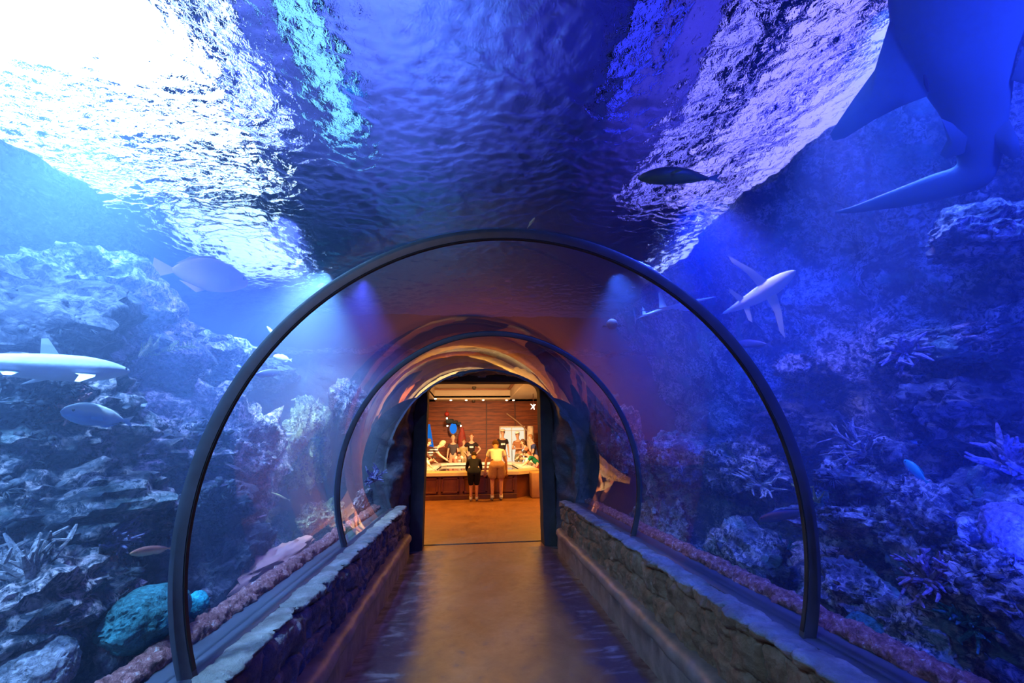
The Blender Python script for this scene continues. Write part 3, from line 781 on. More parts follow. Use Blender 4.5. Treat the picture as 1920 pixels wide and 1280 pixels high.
def shark(nose, tail, girth, mat, label, up=(0, 0, 1), bend=0.0, pect=.20, name='shark', roll=0.0, flat=.8, eye=True, curl=0.0, pw=1.0):
    nose, tail = Vector(nose), Vector(tail); L = (tail-nose).length
    X = (nose-tail).normalized(); Z = Vector(up); Y = Z.cross(X).normalized(); Z = X.cross(Y)
    M = Matrix(((X.x, Y.x, Z.x, 0), (X.y, Y.y, Z.y, 0), (X.z, Y.z, Z.z, 0), (0, 0, 0, 1))); M.translation = (nose+tail)/2
    bm = bmesh.new(); rings = []; n = 34
    def sp(t):
        return Vector((L/2-t*L, bend*L*math.sin(t*PI)+curl*L*max(0, t-.55)**2*4, 0))
    def rad(t):
        if t < .30: return girth/2*(.10+.90*math.sin(PI/2*t/.30)**.75)
        return girth/2*(.07+.93*math.cos(PI/2*(t-.30)/.70)**1.25)
    for i in range(n+1):
        t = i/n*.94; r = rad(t) if i else girth*.03; c = sp(t)
        rings.append([c+Vector((0, r*math.cos(2*PI*k/18), r*flat*math.sin(2*PI*k/18))) for k in range(18)])
    loft(bm, rings)
    th = girth*.035
    for s in (-1, 1):
        c = sp(.30); r = rad(.30)
        plate(bm, [c+Vector((L*.05, s*r*.75, -r*.25)), c+Vector((0, s*(r+L*pect*.4*pw), -r*.45)), c+Vector((-L*.11, s*(r+L*pect*pw), -r*.75)), c+Vector((-L*.12, s*(r+L*pect*.80*pw), -r*.72)), c+Vector((-L*.075, s*(r+L*pect*.35*pw), -r*.4)), c+Vector((-L*.07, s*r*.8, -r*.25))], th)
        c = sp(.60); r = rad(.60)
        plate(bm, [c+Vector((L*.03, s*r*.7, -r*.4)), c+Vector((-L*.04, s*(r+L*pect*.38), -r*.7)), c+Vector((-L*.065, s*(r+L*pect*.28), -r*.7)), c+Vector((-L*.05, s*r*.6, -r*.4))], th*.7)
    c = sp(.42); r = rad(.42)*flat
    plate(bm, [c+Vector((L*.05, 0, r*.8)), c+Vector((-L*.02, 0, r+L*.09)), c+Vector((-L*.05, 0, r+L*.085)), c+Vector((-L*.045, 0, r*.7))], th*.6)
    c = sp(.70); r = rad(.70)*flat
    plate(bm, [c+Vector((L*.03, 0, r*.8)), c+Vector((-L*.02, 0, r+L*.05)), c+Vector((-L*.035, 0, r+L*.045)), c+Vector((-L*.03, 0, r*.6))], th*.5)
    c = sp(.90); e = sp(1.0); dv = (e-c).normalized()
    plate(bm, [c+Vector((0, 0, girth*.05)), c+dv*L*.13+Vector((0, 0, L*.11)), c+dv*L*.14+Vector((0, 0, L*.085)), c+dv*L*.055+Vector((0, 0, L*.01)), c+dv*L*.06+Vector((0, 0, -L*.04)), c+Vector((0, 0, -girth*.05))], th*.5)
    bmesh.ops.recalc_face_normals(bm, faces=bm.faces)
    root = obj(name, bm, mat); root.matrix_world = M; tag(root, label, 'shark')
    if eye:
        for s in (-1, 1):
            b = bmesh.new(); ball(b, (0, 0, 0), girth*.035, 2); eo = obj('eye', b, M_EYE, root); eo.location = (L*.435, s*rad(.065)*.92, girth*.05)
    return root
FM_SHARK = fish_mat('shark_skin', (.30, .38, .42), (.42, .5, .55), (.85, .88, .9), .4, (.3, .45, .6))
FM_SHARK2 = fish_mat('shark_skin_pale', (.62, .68, .72), (.5, .6, .68), (.9, .92, .95), .4)
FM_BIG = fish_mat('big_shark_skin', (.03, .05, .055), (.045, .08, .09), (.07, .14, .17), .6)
FM_BLUE = fish_mat('pale_blue_fish', (.95, .98, .85), (.65, .82, .95), (.35, .6, .9), .35, (.35, .5, .62))
FM_DARK = fish_mat('dark_olive_fish', (.02, .03, .03), (.03, .05, .03), (.10, .16, .03), .5, (.2, .35, .6))
FM_ORANGE = fish_mat('orange_wrasse', (.45, .16, .12), (.80, .40, .16), (.9, .6, .3), .4)
FM_NAVY = fish_mat('dark_blue_fish', (.03, .04, .12), (.03, .05, .16), (.05, .08, .25), .4)
FM_YEL = fish_mat('yellow_fish', (.75, .75, .30), (.85, .85, .45), (.9, .9, .7), .4)
FM_PINK = fish_mat('pinkish_reflection', (.50, .16, .17), (.55, .20, .20), (.60, .26, .26), .5)
FM_TEAL = fish_mat('teal_fish', (.02, .35, .35), (.04, .45, .40), (.10, .4, .6), .4)
FM_LAV = fish_mat('lavender_fish', (.6, .55, .8), (.65, .6, .85), (.8, .8, .9), .4)
shark(at(243, 697, 0, -1.75), at(-230, 668, 0, -1.95), .17, FM_SHARK2, 'long white and blue shark swimming in from the left edge, nose pointing right', pect=.10, flat=.62)
fish('surgeonfish', at(113, 771, 0, -1.85), at(250, 790, 0, -1.85), .100, .045, FM_BLUE, 'pale blue white oval fish below the white shark on the left', fork=.28, dorsal=.12)
fish('wrasse', at(243, 1038, 0, -1.6), at(328, 1026, 0, -1.62), .040, .022, FM_ORANGE, 'small orange brown wrasse left of the large rib', fork=.4, dorsal=.15)
fish('fish_shape', at(465, 530, 0, -2.6), at(285, 500, 0, -2.75), .33, .14, FM_PINK, 'hazy pink fish shape put in for a reflection high up left of the large rib', fork=.3, dorsal=.3, peak=.5, forked=False)  # fish body stands in for a pink reflection
fish('snapper', at(525, 698, 0, -2.2), at(468, 703, 0, -2.25), .085, .05, FM_NAVY, 'dark fish silhouette beyond the large rib, beside the yellow fish', fork=.5)
fish('butterflyfish', at(512, 668, 0, -2.3), at(548, 675, 0, -2.35), .075, .03, FM_YEL, 'small bright yellow fish just inside the large rib on the left', fork=.3, eye=False)
fish('anthias', at(545, 750, 0, -2.3), at(585, 742, 0, -2.35), .030, .015, FM_YEL, 'tiny pale fish above the lavender fish', fork=.5, eye=False)
fish('parrotfish', at(500, 823, 0, -2.1), at(562, 812, 0, -2.25), .055, .03, FM_LAV, 'lavender fish with a raised tail in front of the green pillar', fork=.55, dorsal=.5)
fish('trumpetfish', at(508, 923, 0, -2.0), at(545, 938, 0, -2.1), .022, .016, FM_YEL, 'thin pale yellow stick shaped fish above the pink slab', fork=.6, dorsal=.1, eye=False)
fish('damselfish', at(500, 965, 0, -1.95), at(482, 970, 0, -1.95), .014, .01, FM_LAV, 'tiny white fish below the stick shaped fish', eye=False)
fish('parrotfish', at(1196, 334, 2, 2.75), at(1355, 333, 2, 2.75), .088, .09, FM_DARK, 'dark olive fish overhead above the top of the large rib', fork=.35, dorsal=.10, bend=.03)
fish('wrasse', at(1003, 408, 2, 2.95), at(988, 428, 2, 2.95), .020, .02, FM_ORANGE, 'tiny orange fish above the crown of the large rib', eye=False)
fish('pufferfish', at(1146, 612, 1, 4.4)+Vector((0, -.06, 0)), at(1148, 606, 1, 4.4)+Vector((.01, .09, .02)), .13, .13, fish_mat('puffer_skin', (.5, .45, .45), (.20, .15, .15), (.12, .09, .1), .5), 'small round grey fish facing the camera right of the orange reflection', fork=.4)
fish('snapper', at(1380, 645, 0, 1.95), at(1450, 645, 0, 2.0), .07, .04, FM_NAVY, 'dark blue fish hugging the shoulder of the large rib on the right', fork=.4, eye=False)
fish('fish_shape', at(1422, 975, 0, 1.62), at(1530, 955, 0, 1.66), .062, .035, FM_NAVY, 'dark blue fish behind the lower right part of the large rib', fork=.35, dorsal=.25)
fish('parrotfish', at(1695, 862, 0, 1.9), at(1742, 908, 0, 1.9), .05, .03, FM_TEAL, 'teal green fish diving in front of the right reef', fork=.3)
fish('butterflyfish', at(500, 612, 0, -2.5), at(520, 635, 0, -2.5), .05, .02, FM_LAV, 'small silvery fish near the top left of the large rib', eye=False)
shark(at(1492, 507, 0, 1.95), at(1350, 590, 0, 1.98), .125, FM_SHARK2, 'white bellied shark with spread fins right of the large rib', up=(.9, 0, .45), pect=.34, flat=.6, bend=.02)
shark(at(1342, 556, 0, 1.95), at(1188, 601, 0, 2.05), .05, FM_SHARK, 'slender white edged shark crossing behind the large rib', pect=.12, bend=-.05)
# big shark overhead at the upper right, gliding along the glass with its belly to the tunnel
SP0 = at(1790, 150, 0, 1.80); SN = Vector((-.72, -.42, -.55)).normalized()
def on_plane(px, py, off=0.0):
    v = ray_dir(px, py); return CAM_POS+v*((SP0+SN*off-CAM_POS).dot(SN)/v.dot(SN))
def big_shark():
    rows_ = [((1800, -430), (1850, -430)), ((1725, -390), (1945, -400)), ((1690, -300), (2010, -310)), ((1672, -180), (2030, -190)), ((1664, -60), (1990, -80)), ((1668, 40), (1940, 20)), ((1690, 115), (1908, 100)),
             ((1733, 176), (1900, 160)), ((1765, 222), (1893, 215)), ((1781, 262), (1886, 262)), ((1792, 292), (1876, 305)), ((1790, 312), (1850, 348)), ((1745, 328), (1775, 372)), ((1695, 348), (1706, 386)), ((1640, 370), (1644, 394)), ((1600, 386), (1602, 399)), ((1566, 396), (1566, 400))]
    bm = bmesh.new(); rings = []
    for i, (l, r) in enumerate(rows_):
        a, b = on_plane(*l), on_plane(*r); c = (a+b)/2; e = (b-a)/2; d = SN*e.length*(.42 if i < 9 else .5)
        rings.append([c+e*math.cos(2*PI*k/20)+d*math.sin(2*PI*k/20)*(.7 if math.sin(2*PI*k/20) > 0 else 1) for k in range(20)])
    # smooth the loft by inserting catmull rows
    sm = []
    for i in range(len(rings)-1):
        p0, p1, p2, p3 = rings[max(i-1, 0)], rings[i], rings[i+1], rings[min(i+2, len(rings)-1)]
        for q in range(4):
            f = q/4
            sm.append([.5*((2*p1[k])+(-p0[k]+p2[k])*f+(2*p0[k]-5*p1[k]+4*p2[k]-p3[k])*f*f+(-p0[k]+3*p1[k]-3*p2[k]+p3[k])*f**3) for k in range(20)])
    loft(bm, sm+[rings[-1]])
    for fin in (((1668, 40), (1640, 131), (1600, 186), (1573, 226), (1556, 252), (1562, 264), (1584, 259), (1640, 224), (1690, 199), (1740, 180), (1760, 90)),
                ((1940, 30), (2010, 110), (2060, 190), (2030, 214), (1960, 170), (1896, 150)),
                ((1765, 222), (1776, 262), (1762, 290), (1774, 298), (1812, 286), (1830, 250)),
                ((1893, 225), (1910, 262), (1914, 292), (1900, 300), (1876, 286), (1860, 250))):
        plate(bm, [on_plane(*p, .02) for p in fin], .022)
    bmesh.ops.recalc_face_normals(bm, faces=bm.faces)
    ctr = on_plane(1800, 60)
    for v in bm.verts: v.co -= ctr
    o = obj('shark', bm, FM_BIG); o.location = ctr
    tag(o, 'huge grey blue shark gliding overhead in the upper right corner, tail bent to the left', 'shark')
    bm = bmesh.new()
    for k in range(5):
        a, b = on_plane(1742+k*13, 205+k*14, .10), on_plane(1736+k*13, 172+k*14, .10)
    a = on_plane(1733, 140, .06); b = on_plane(1741, 172, .06)
    tube(bm, [a, a.lerp(b, .5)+SN*.004, b], [.003, .008, .003], 6)
    for v in bm.verts: v.co -= ctr
    obj('fin_crease', bm, M_GASKET, o)
big_shark()
#CONTINUE2
# ------------------------------------------------------------------ touch pool room
M_WOOD = (lambda: (lambda t: (lambda v: t.principled(
    t.mix(t.ramp(t.n('TexWave', {'Vector': v, 'Scale': 1.55, 'Distortion': 1.2, 'Detail': 3, 'Detail Scale': .4}, bands_direction='Z').outputs[0], [(.0, (.45, .45, .45)), (.14, (1, 1, 1))]),
          (.06, .014, .006), t.ramp(t.noise(t.coords((.6, .6, 5)), 3.0, 5, .6), [(.3, (.13, .022, .004)), (.7, (.36, .075, .010))])), .5, spec=.3))(t.coords()))(NT('red_wood_planks')))()
M_CEIL = simple('cream_ceiling', (.78, .58, .36), .8, var=.04, scale=3)
M_DARKWOOD = simple('dark_wood_wall', (.10, .028, .014), .6, var=.3, scale=4)
def wall_box(name, c, s, mat):
    bm = bmesh.new(); box(bm, c, s); return struct(name, bm, mat, smooth=False)
wall_box('wall_far', (0, 19.15, 1.9), (9, .2, 3.8), M_WOOD)
wall_box('wall_room_left', (-2.75, 14.0, 1.85), (.15, 10.2, 3.7), M_DARKWOOD)
wall_box('wall_room_right', (3.6, 13.8, 1.85), (.15, 10.6, 3.7), M_DARKWOOD)
wall_box('wall_room_near_left', (-3.4, 6.72, 1.35), (4.4, .1, 2.75), M_DARKWOOD)
wall_box('wall_room_near_right', (3.4, 6.72, 1.35), (4.4, .1, 2.75), M_DARKWOOD)
bm = bmesh.new()
cx0, cx1, cyn, cyf = -1.80, 1.52, 10.2, 18.1
for c, s in (((-3.2+.0, 14.4, 3.38), (2.8, 9.4, .15)), ((3.0, 14.4, 3.38), (2.96, 9.4, .15)), ((0, 9.4, 3.38), (9, 1.6, .15)), ((0, 18.6, 3.38), (9, 1.0, .15)),
             ((0, 7.4, 2.72), (9, 1.7, .12)), ((0, 8.25, 3.05), (9, .1, .8)), ((-.14, 14.15, 3.84), (3.6, 8.1, .1)),
             ((-1.85, 14.15, 3.6), (.1, 8.0, .45)), ((1.57, 14.15, 3.6), (.1, 8.0, .45)), ((-.14, 18.15, 3.6), (3.5, .1, .45)), ((-.14, 10.15, 3.6), (3.5, .1, .45))): box(bm, c, s)
struct('ceiling', bm, M_CEIL, smooth=False)
bm = bmesh.new(); box(bm, (-.14, 18.06, 3.74), (3.3, .10, .07), bevel=.01); box(bm, (1.47, 14.2, 3.74), (.10, 7.8, .07), bevel=.01)
struct('trim_3', bm, simple('cornice_brown', (.40, .14, .05), .5), smooth=False)
# planks seam posts on the far wall
for px in (912, 966):
    p = at(px, 800, 1, 19.0); bm = bmesh.new(); box(bm, (p.x, 19.03, 1.7), (.05, .04, 3.3), bevel=.006)
    struct('trim_%d' % (4 if px == 912 else 5), bm, M_DARKWOOD, smooth=False)
bm = bmesh.new(); a, b = at(950, 775, 1, 18.9), at(990, 808, 1, 18.6); tube(bm, [a, a.lerp(b, .5)+Vector((0, 0, .04)), b], .035, 8)  # slanting tube across the far wall
tag(obj('slanting_bar', bm, simple('pale_bar', (.45, .22, .10), .5)), 'slanting pale spar high on the far plank wall', 'bar')

# ---- touch pool
tp = empty('touch_pool', (0, 11.5, 0)); tag(tp, 'large low touch pool with cream rim and dark panelled sides', 'touch pool')
outer = [(-1.64, 0), (1.10, 0), (1.76, .65), (1.76, 5.0), (1.4, 5.6), (-1.3, 5.6), (-1.64, 5.2)]
inner = [(-1.3, .55), (.95, .55), (1.36, 1.0), (1.36, 4.6), (1.1, 5.05), (-1.1, 5.05), (-1.3, 4.8)]
def slab_ring(o_, i_, z0, z1):
    bm = bmesh.new(); n = len(o_)
    R = [[bm.verts.new((x, y, z)) for x, y in c] for c, z in ((o_, z0), (o_, z1-.02), ([(x*.996, .01+y*.997) for x, y in o_], z1), (i_, z1), (i_, z0))]
    for a, b in zip(R, R[1:]+R[:1]):
        for k in range(n): bm.faces.new((a[k], a[(k+1) % n], b[(k+1) % n], b[k]))
    bmesh.ops.recalc_face_normals(bm, faces=bm.faces); return bm
body = [(-1.56, .09), (1.06, .09), (1.68, .72), (1.68, 4.9), (1.32, 5.5), (-1.22, 5.5), (-1.56, 5.1)]
M_PANEL = simple('pool_panel_wood', (.20, .055, .022), .5, var=.25, scale=3)
bm = slab_ring(body, inner, .0, .62); o = obj('body', bm, M_PANEL, tp, smooth=False)
M_RIMC = simple('pool_rim_cream', (.82, .68, .48), .35, var=.06, scale=4)
o = obj('rim', slab_ring(outer, inner, .60, .70), M_RIMC, tp, smooth=False)
for (x0, x1) in ((-1.52, -1.05), (-.97, -.5), (-.4, .25), (.35, .98)):
    bm = bmesh.new(); m = (x0+x1)/2; wd = x1-x0
    for c, s in (((m, .075, .54), (wd, .03, .05)), ((m, .075, .18), (wd, .03, .05)), ((x0+.025, .075, .36), (.05, .03, .4)), ((x1-.025, .075, .36), (.05, .03, .4))): box(bm, c, s, bevel=.006)
    obj('side_panel', bm, simple('panel_frame_wood', (.16, .04, .018), .45) if 'panel_frame_wood' not in bpy.data.materials else bpy.data.materials['panel_frame_wood'], tp, smooth=False)
bm = bmesh.new(); box(bm, (-.26, .06, .06), (2.6, .14, .12), bevel=.01); obj('base', bm, M_DARKWOOD, tp, smooth=False)
def poly(pts, z):
    bm = bmesh.new(); bm.faces.new([bm.verts.new((x, y, z)) for x, y in pts]); return bm
obj('basin_floor', poly(inner, .30), simple('basin_sand', (.62, .52, .36), .6, var=.25, scale=8), tp, smooth=False)
t = NT('shallow_water'); tr = t.n('BsdfTransparent', {'Color': (.85, .9, .85, 1)}); gl = t.n('BsdfGlossy', {'Roughness': .06}); fr_ = t.n('LayerWeight', {'Blend': .35})
mx = t.n('MixShader', {0: fr_.outputs['Fresnel'], 1: tr.outputs[0], 2: gl.outputs[0]}); t.link(mx.outputs[0], t.out.inputs[0])
obj('water', poly(inner, .60), t.m, tp, smooth=False)
M_ROCKTAN = simple('tan_rock', (.50, .36, .22), .8, var=.4, scale=12, bump=.6)
for k, (x, y, r) in enumerate(((-1.1, 1.6, .22), (-.9, 2.6, .18), (-.2, 3.6, .25), (.6, 2.4, .2), (.95, 3.6, .2), (-1.1, 4.1, .22))):
    bm = bmesh.new(); bmesh.ops.create_icosphere(bm, subdivisions=4, radius=1)
    for v in bm.verts: v.co *= 1+.3*fr(v.co*1.3+Vector((k*3, 0, 0)), 4)
    for v in bm.verts: v.co = Vector((v.co.x*r, v.co.y*r, v.co.z*r*.6))
    o = obj('basin_rock', bm, M_ROCKTAN); o.location = (x, 11.5+y, .34)
    tag(o, 'tan stone lying under water in the touch pool', 'rock', 'stones in the touch pool')
# right hand counter block beside the pool
bm = bmesh.new(); box(bm, (1.78, 11.62, .33), (.7, .5, .66), bevel=.03)
tag(obj('counter_block', bm, simple('block_tan', (.50, .27, .12), .6, var=.2, scale=4)), 'tan plastered block at the right end of the touch pool', 'block')

wall_box('floor_deck', (.4, 18.12, .07), (6.2, 1.95, .14), M_DARKWOOD)
# ---- things on and near the far wall
bm = bmesh.new(); p0, p1 = at(938, 862, 1, 18.95), at(983, 800, 1, 18.95)
wd, hh = p1.x-p0.x, p1.z
t_ = empty('white_doorway', ((p0.x+p1.x)/2, 18.95, 0)); tag(t_, 'brightly lit white door in the far wooden wall behind the visitors', 'door')
bm = bmesh.new(); box(bm, (0, 0, hh/2), (wd, .04, hh)); obj('lit_panel', bm, emit('door_glow', (1.0, .86, .62), .95), t_, smooth=False)
bm = bmesh.new()
for c, s in (((-wd/2, -.03, hh/2), (.06, .06, hh)), ((wd/2, -.03, hh/2), (.06, .06, hh)), ((0, -.03, hh), (wd+.06, .06, .06)), ((-.03, -.03, hh/2), (.03, .04, hh)), ((0, -.03, hh-.16), (wd, .04, .025))): box(bm, c, s, bevel=.005)
obj('frame', bm, simple('door_frame_white', (.85, .75, .55), .5), t_, smooth=False)
p = at(850, 803, 1, 18.6); ar = empty('arched_window', (p.x, 18.6, 0)); tag(ar, 'small arched window glowing blue in a dark surround', 'window')
bm = bmesh.new(); n = 24
loft(bm, [[(.155*math.cos(2*PI*k/n), y, p.z+.24*math.sin(2*PI*k/n)) for k in range(n)] for y in (-.02, .02)]); bmesh.ops.recalc_face_normals(bm, faces=bm.faces)
obj('pane', bm, emit('blue_window_glow', (.02, .22, .85), 1.0), ar, smooth=False)
bm = bmesh.new(); loft(bm, [[(r*math.cos(2*PI*k/n), yy, p.z+r*1.5*math.sin(2*PI*k/n)) for r, yy in ((.155, -.04), (.20, -.04), (.20, .03), (.155, .03))] for k in range(n+1)], caps=False); obj('surround', bm, M_DARKWOOD, ar)
for (a_, b_, c_, d_) in ((836, 785, 850, 793), (848, 788, 858, 794), (856, 791, 864, 797)):
    q0, q1 = at(a_, d_, 1, 18.2), at(c_, b_, 1, 18.2)
    bm = bmesh.new(); box(bm, ((q0.x+q1.x)/2, 18.4, (q0.z+q1.z)/2), (q1.x-q0.x, .5, q1.z-q0.z), bevel=.02)
    tag(obj('awning_box', bm, simple('awning_black', (.006, .008, .008), .7) if 'awning_black' not in bpy.data.materials else bpy.data.materials['awning_black']), 'black awning box stepped above the blue arched window', 'awning', 'black awning boxes above the arched window')
q = [at(803, 795, 1, 14.2), at(806, 795, 1, 14.2), at(813, 838, 1, 14.2), at(796, 834, 1, 14.2)]
bm = bmesh.new(); loft(bm, [[Vector((v.x, 14.2+d, v.z)) for v in q] for d in (0, .06)]); bmesh.ops.recalc_face_normals(bm, faces=bm.faces)
tag(obj('blue_window', bm, emit('tall_window_glow', (.015, .20, .75), .8), smooth=False), 'tapered tall blue lit window at the left side of the warm room', 'window')
p = at(838, 776, 1, 18.94); bm = bmesh.new(); ball(bm, p, .10, 3, (1, 1, 1)); tube(bm, [p+Vector((0, 0, .08)), p+Vector((0, .02, .2)), p+Vector((0, .12, .2))], .012, 6)
tag(obj('red_lantern', bm, simple('red_lantern_glass', (.65, .05, .03), .3)), 'round red lantern on the wall above the black awning', 'lantern')
bm = bmesh.new(); q = at(866, 838, 1, 18.3)
rings = [[Vector((q.x+r*math.cos(2*PI*k/10), 18.3+r*.6*math.sin(2*PI*k/10), z)) for k in range(10)] for z, r in ((0, .30), (.6, .28), (1.2, .22), (1.7, .16), (2.1, .06))]
loft(bm, rings); tag(obj('red_figure', bm, simple('red_figure_paint', (.30, .03, .015), .7, var=.4, scale=6)), 'dark red decor curtain right of the blue arched window', 'figure')  # plain tapered form put in for a reddish decor figure
for px, py, y in ((816, 761, 17.6), (845, 760, 18.2), (874, 757, 18.2), (906, 755, 18.2), (950, 755, 18.3), (963, 754, 18.3)):
    p = at(px, py, 1, y); l = empty('downlight', (p.x, y, 3.30)); tag(l, 'small bright recessed downlight in the cream ceiling by the far wall', 'light', 'recessed downlights near the far wall')
    bm = bmesh.new(); loft(bm, [[(r*math.cos(2*PI*k/16), r*math.sin(2*PI*k/16), z) for k in range(16)] for r, z in ((.07, 0), (.07, -.012))]); obj('trim_ring', bm, M_CEIL, l)
    bm = bmesh.new(); ball(bm, (0, 0, -.02), .05, 2, (1, 1, .6)); obj('bulb', bm, emit('bulb_glow', (1, .78, .5), 14) if 'bulb_glow' not in bpy.data.materials else bpy.data.materials['bulb_glow'], l)
for px, py in ((839, 798), (864, 798), (838, 784)):
    p = at(px, py, 1, 18.1); bm = bmesh.new(); ball(bm, p, .035, 2)
    tag(obj('wall_bulb', bm, bpy.data.materials['bulb_glow']), 'tiny pinkish white bulb beside the arched window and awning', 'light', 'tiny bulbs around the arched window')
for px, py, z, y in ((889, 727, 3.74, 0, ), (888, 751, 3.30, 0)):
    p = at(px, py, 2, z); bm = bmesh.new(); tube(bm, [p+Vector((0, 0, .06)), p], .09, 16); ball(bm, p, .085, 3, (1, 1, .9))
    tag(obj('dome_camera', bm, simple('dome_brown', (.10, .07, .04), .3) if 'dome_brown' not in bpy.data.materials else bpy.data.materials['dome_brown']), 'dark dome camera under the %s ceiling' % ('recessed' if z > 3.5 else 'lower rear'), 'camera')
ch = empty('pendant_lamp', tuple(at(1000, 762, 1, 16.0))); tag(ch, 'bright white branching pendant lamp at the right of the warm room', 'lamp')
bm = bmesh.new(); rnd = random.Random(5)
for k in range(9):
    d = Vector((rnd.uniform(-1, 1), rnd.uniform(-1, 1), rnd.uniform(-1, 1))).normalized()
    tube(bm, [(0, 0, 0), d*.07, d*.15], [.018, .02, .008], 6)
obj('shade', bm, emit('pendant_glow', (1, .88, .66), 3.5), ch)
bm = bmesh.new(); tube(bm, [(0, 0, .05), (0, 0, 3.3-ch.location.z)], .012, 6); obj('cord', bm, M_DARKWOOD, ch)
# thatch fringe hanging at the left of the ceiling
bm = bmesh.new(); rnd = random.Random(9)
for k in range(26):
    a = Vector((-1.9+rnd.uniform(-.35, .2), 13.5+rnd.uniform(-.6, .6), 3.28)); e = a+Vector((rnd.uniform(.1, .6), rnd.uniform(-.2, .2), -rnd.uniform(.05, .35)))
    tube(bm, [a, a.lerp(e, .5)+Vector((0, 0, .03)), e], [.012, .010, .004], 5)
tag(obj('dry_branches', bm, simple('dry_twig', (.30, .15, .06), .7)), 'dry twigs spreading under the ceiling at the left of the warm room', 'branches')
# lit tree trunk post by the right side
p = at(995, 815, 1, 17.6); bm = bmesh.new(); tube(bm, [(p.x, 17.6, 0), (p.x+.03, 17.6, .8), (p.x-.02, 17.6, 1.5), (p.x, 17.6, 2.1)], [.2, .16, .15, .13], 12)
tag(obj('pale_post', bm, simple('pale_post_bark', (.75, .55, .34), .7, var=.3, scale=9)), 'pale lit post behind the visitors at the right', 'post')

# ------------------------------------------------------------------ people
SKIN = dict(a=(.72, .36, .22), b=(.60, .30, .17), c=(.42, .20, .11))
def skin_mesh(name, verts, edges, radii, mat, parent, root=0, sub=2):
    me = bpy.data.meshes.new(name); me.from_pydata([tuple(v) for v in verts], edges, [])
    ob = bpy.data.objects.new(name, me); COL.objects.link(ob)
    md = ob.modifiers.new('s', 'SKIN'); md.use_smooth_shade = True
    lay = me.skin_vertices[0] if len(me.skin_vertices) else None
    for i, r in enumerate(radii):
        lay.data[i].radius = r if isinstance(r, tuple) else (r, r)
        lay.data[i].use_root = (i == root)
    sd = ob.modifiers.new('d', 'SUBSURF'); sd.levels = sub; sd.render_levels = sub
    dg = bpy.context.evaluated_depsgraph_get(); dg.update()
    new = bpy.data.meshes.new_from_object(ob.evaluated_get(dg)); bpy.data.objects.remove(ob); 
    bm = bmesh.new(); bm.from_mesh(new); bpy.data.meshes.remove(new)
    return bm
def get_mat(name, color, rough=.75):
    return bpy.data.materials.get(name) or simple(name, color, rough, var=.12, scale=25, bump=.1, **{'Specular IOR Level': .15})
def striped(name):
    t = NT(name); tc = t.n('TexCoord'); s = t.n('SeparateXYZ', {'Vector': tc.outputs['Object']})
    f = t.math('SINE', t.math('MULTIPLY', s.outputs[2], 70.0))
    return t.principled(t.ramp(f, [(.45, (.05, .03, .03)), (.55, (.85, .78, .65))]), .7)
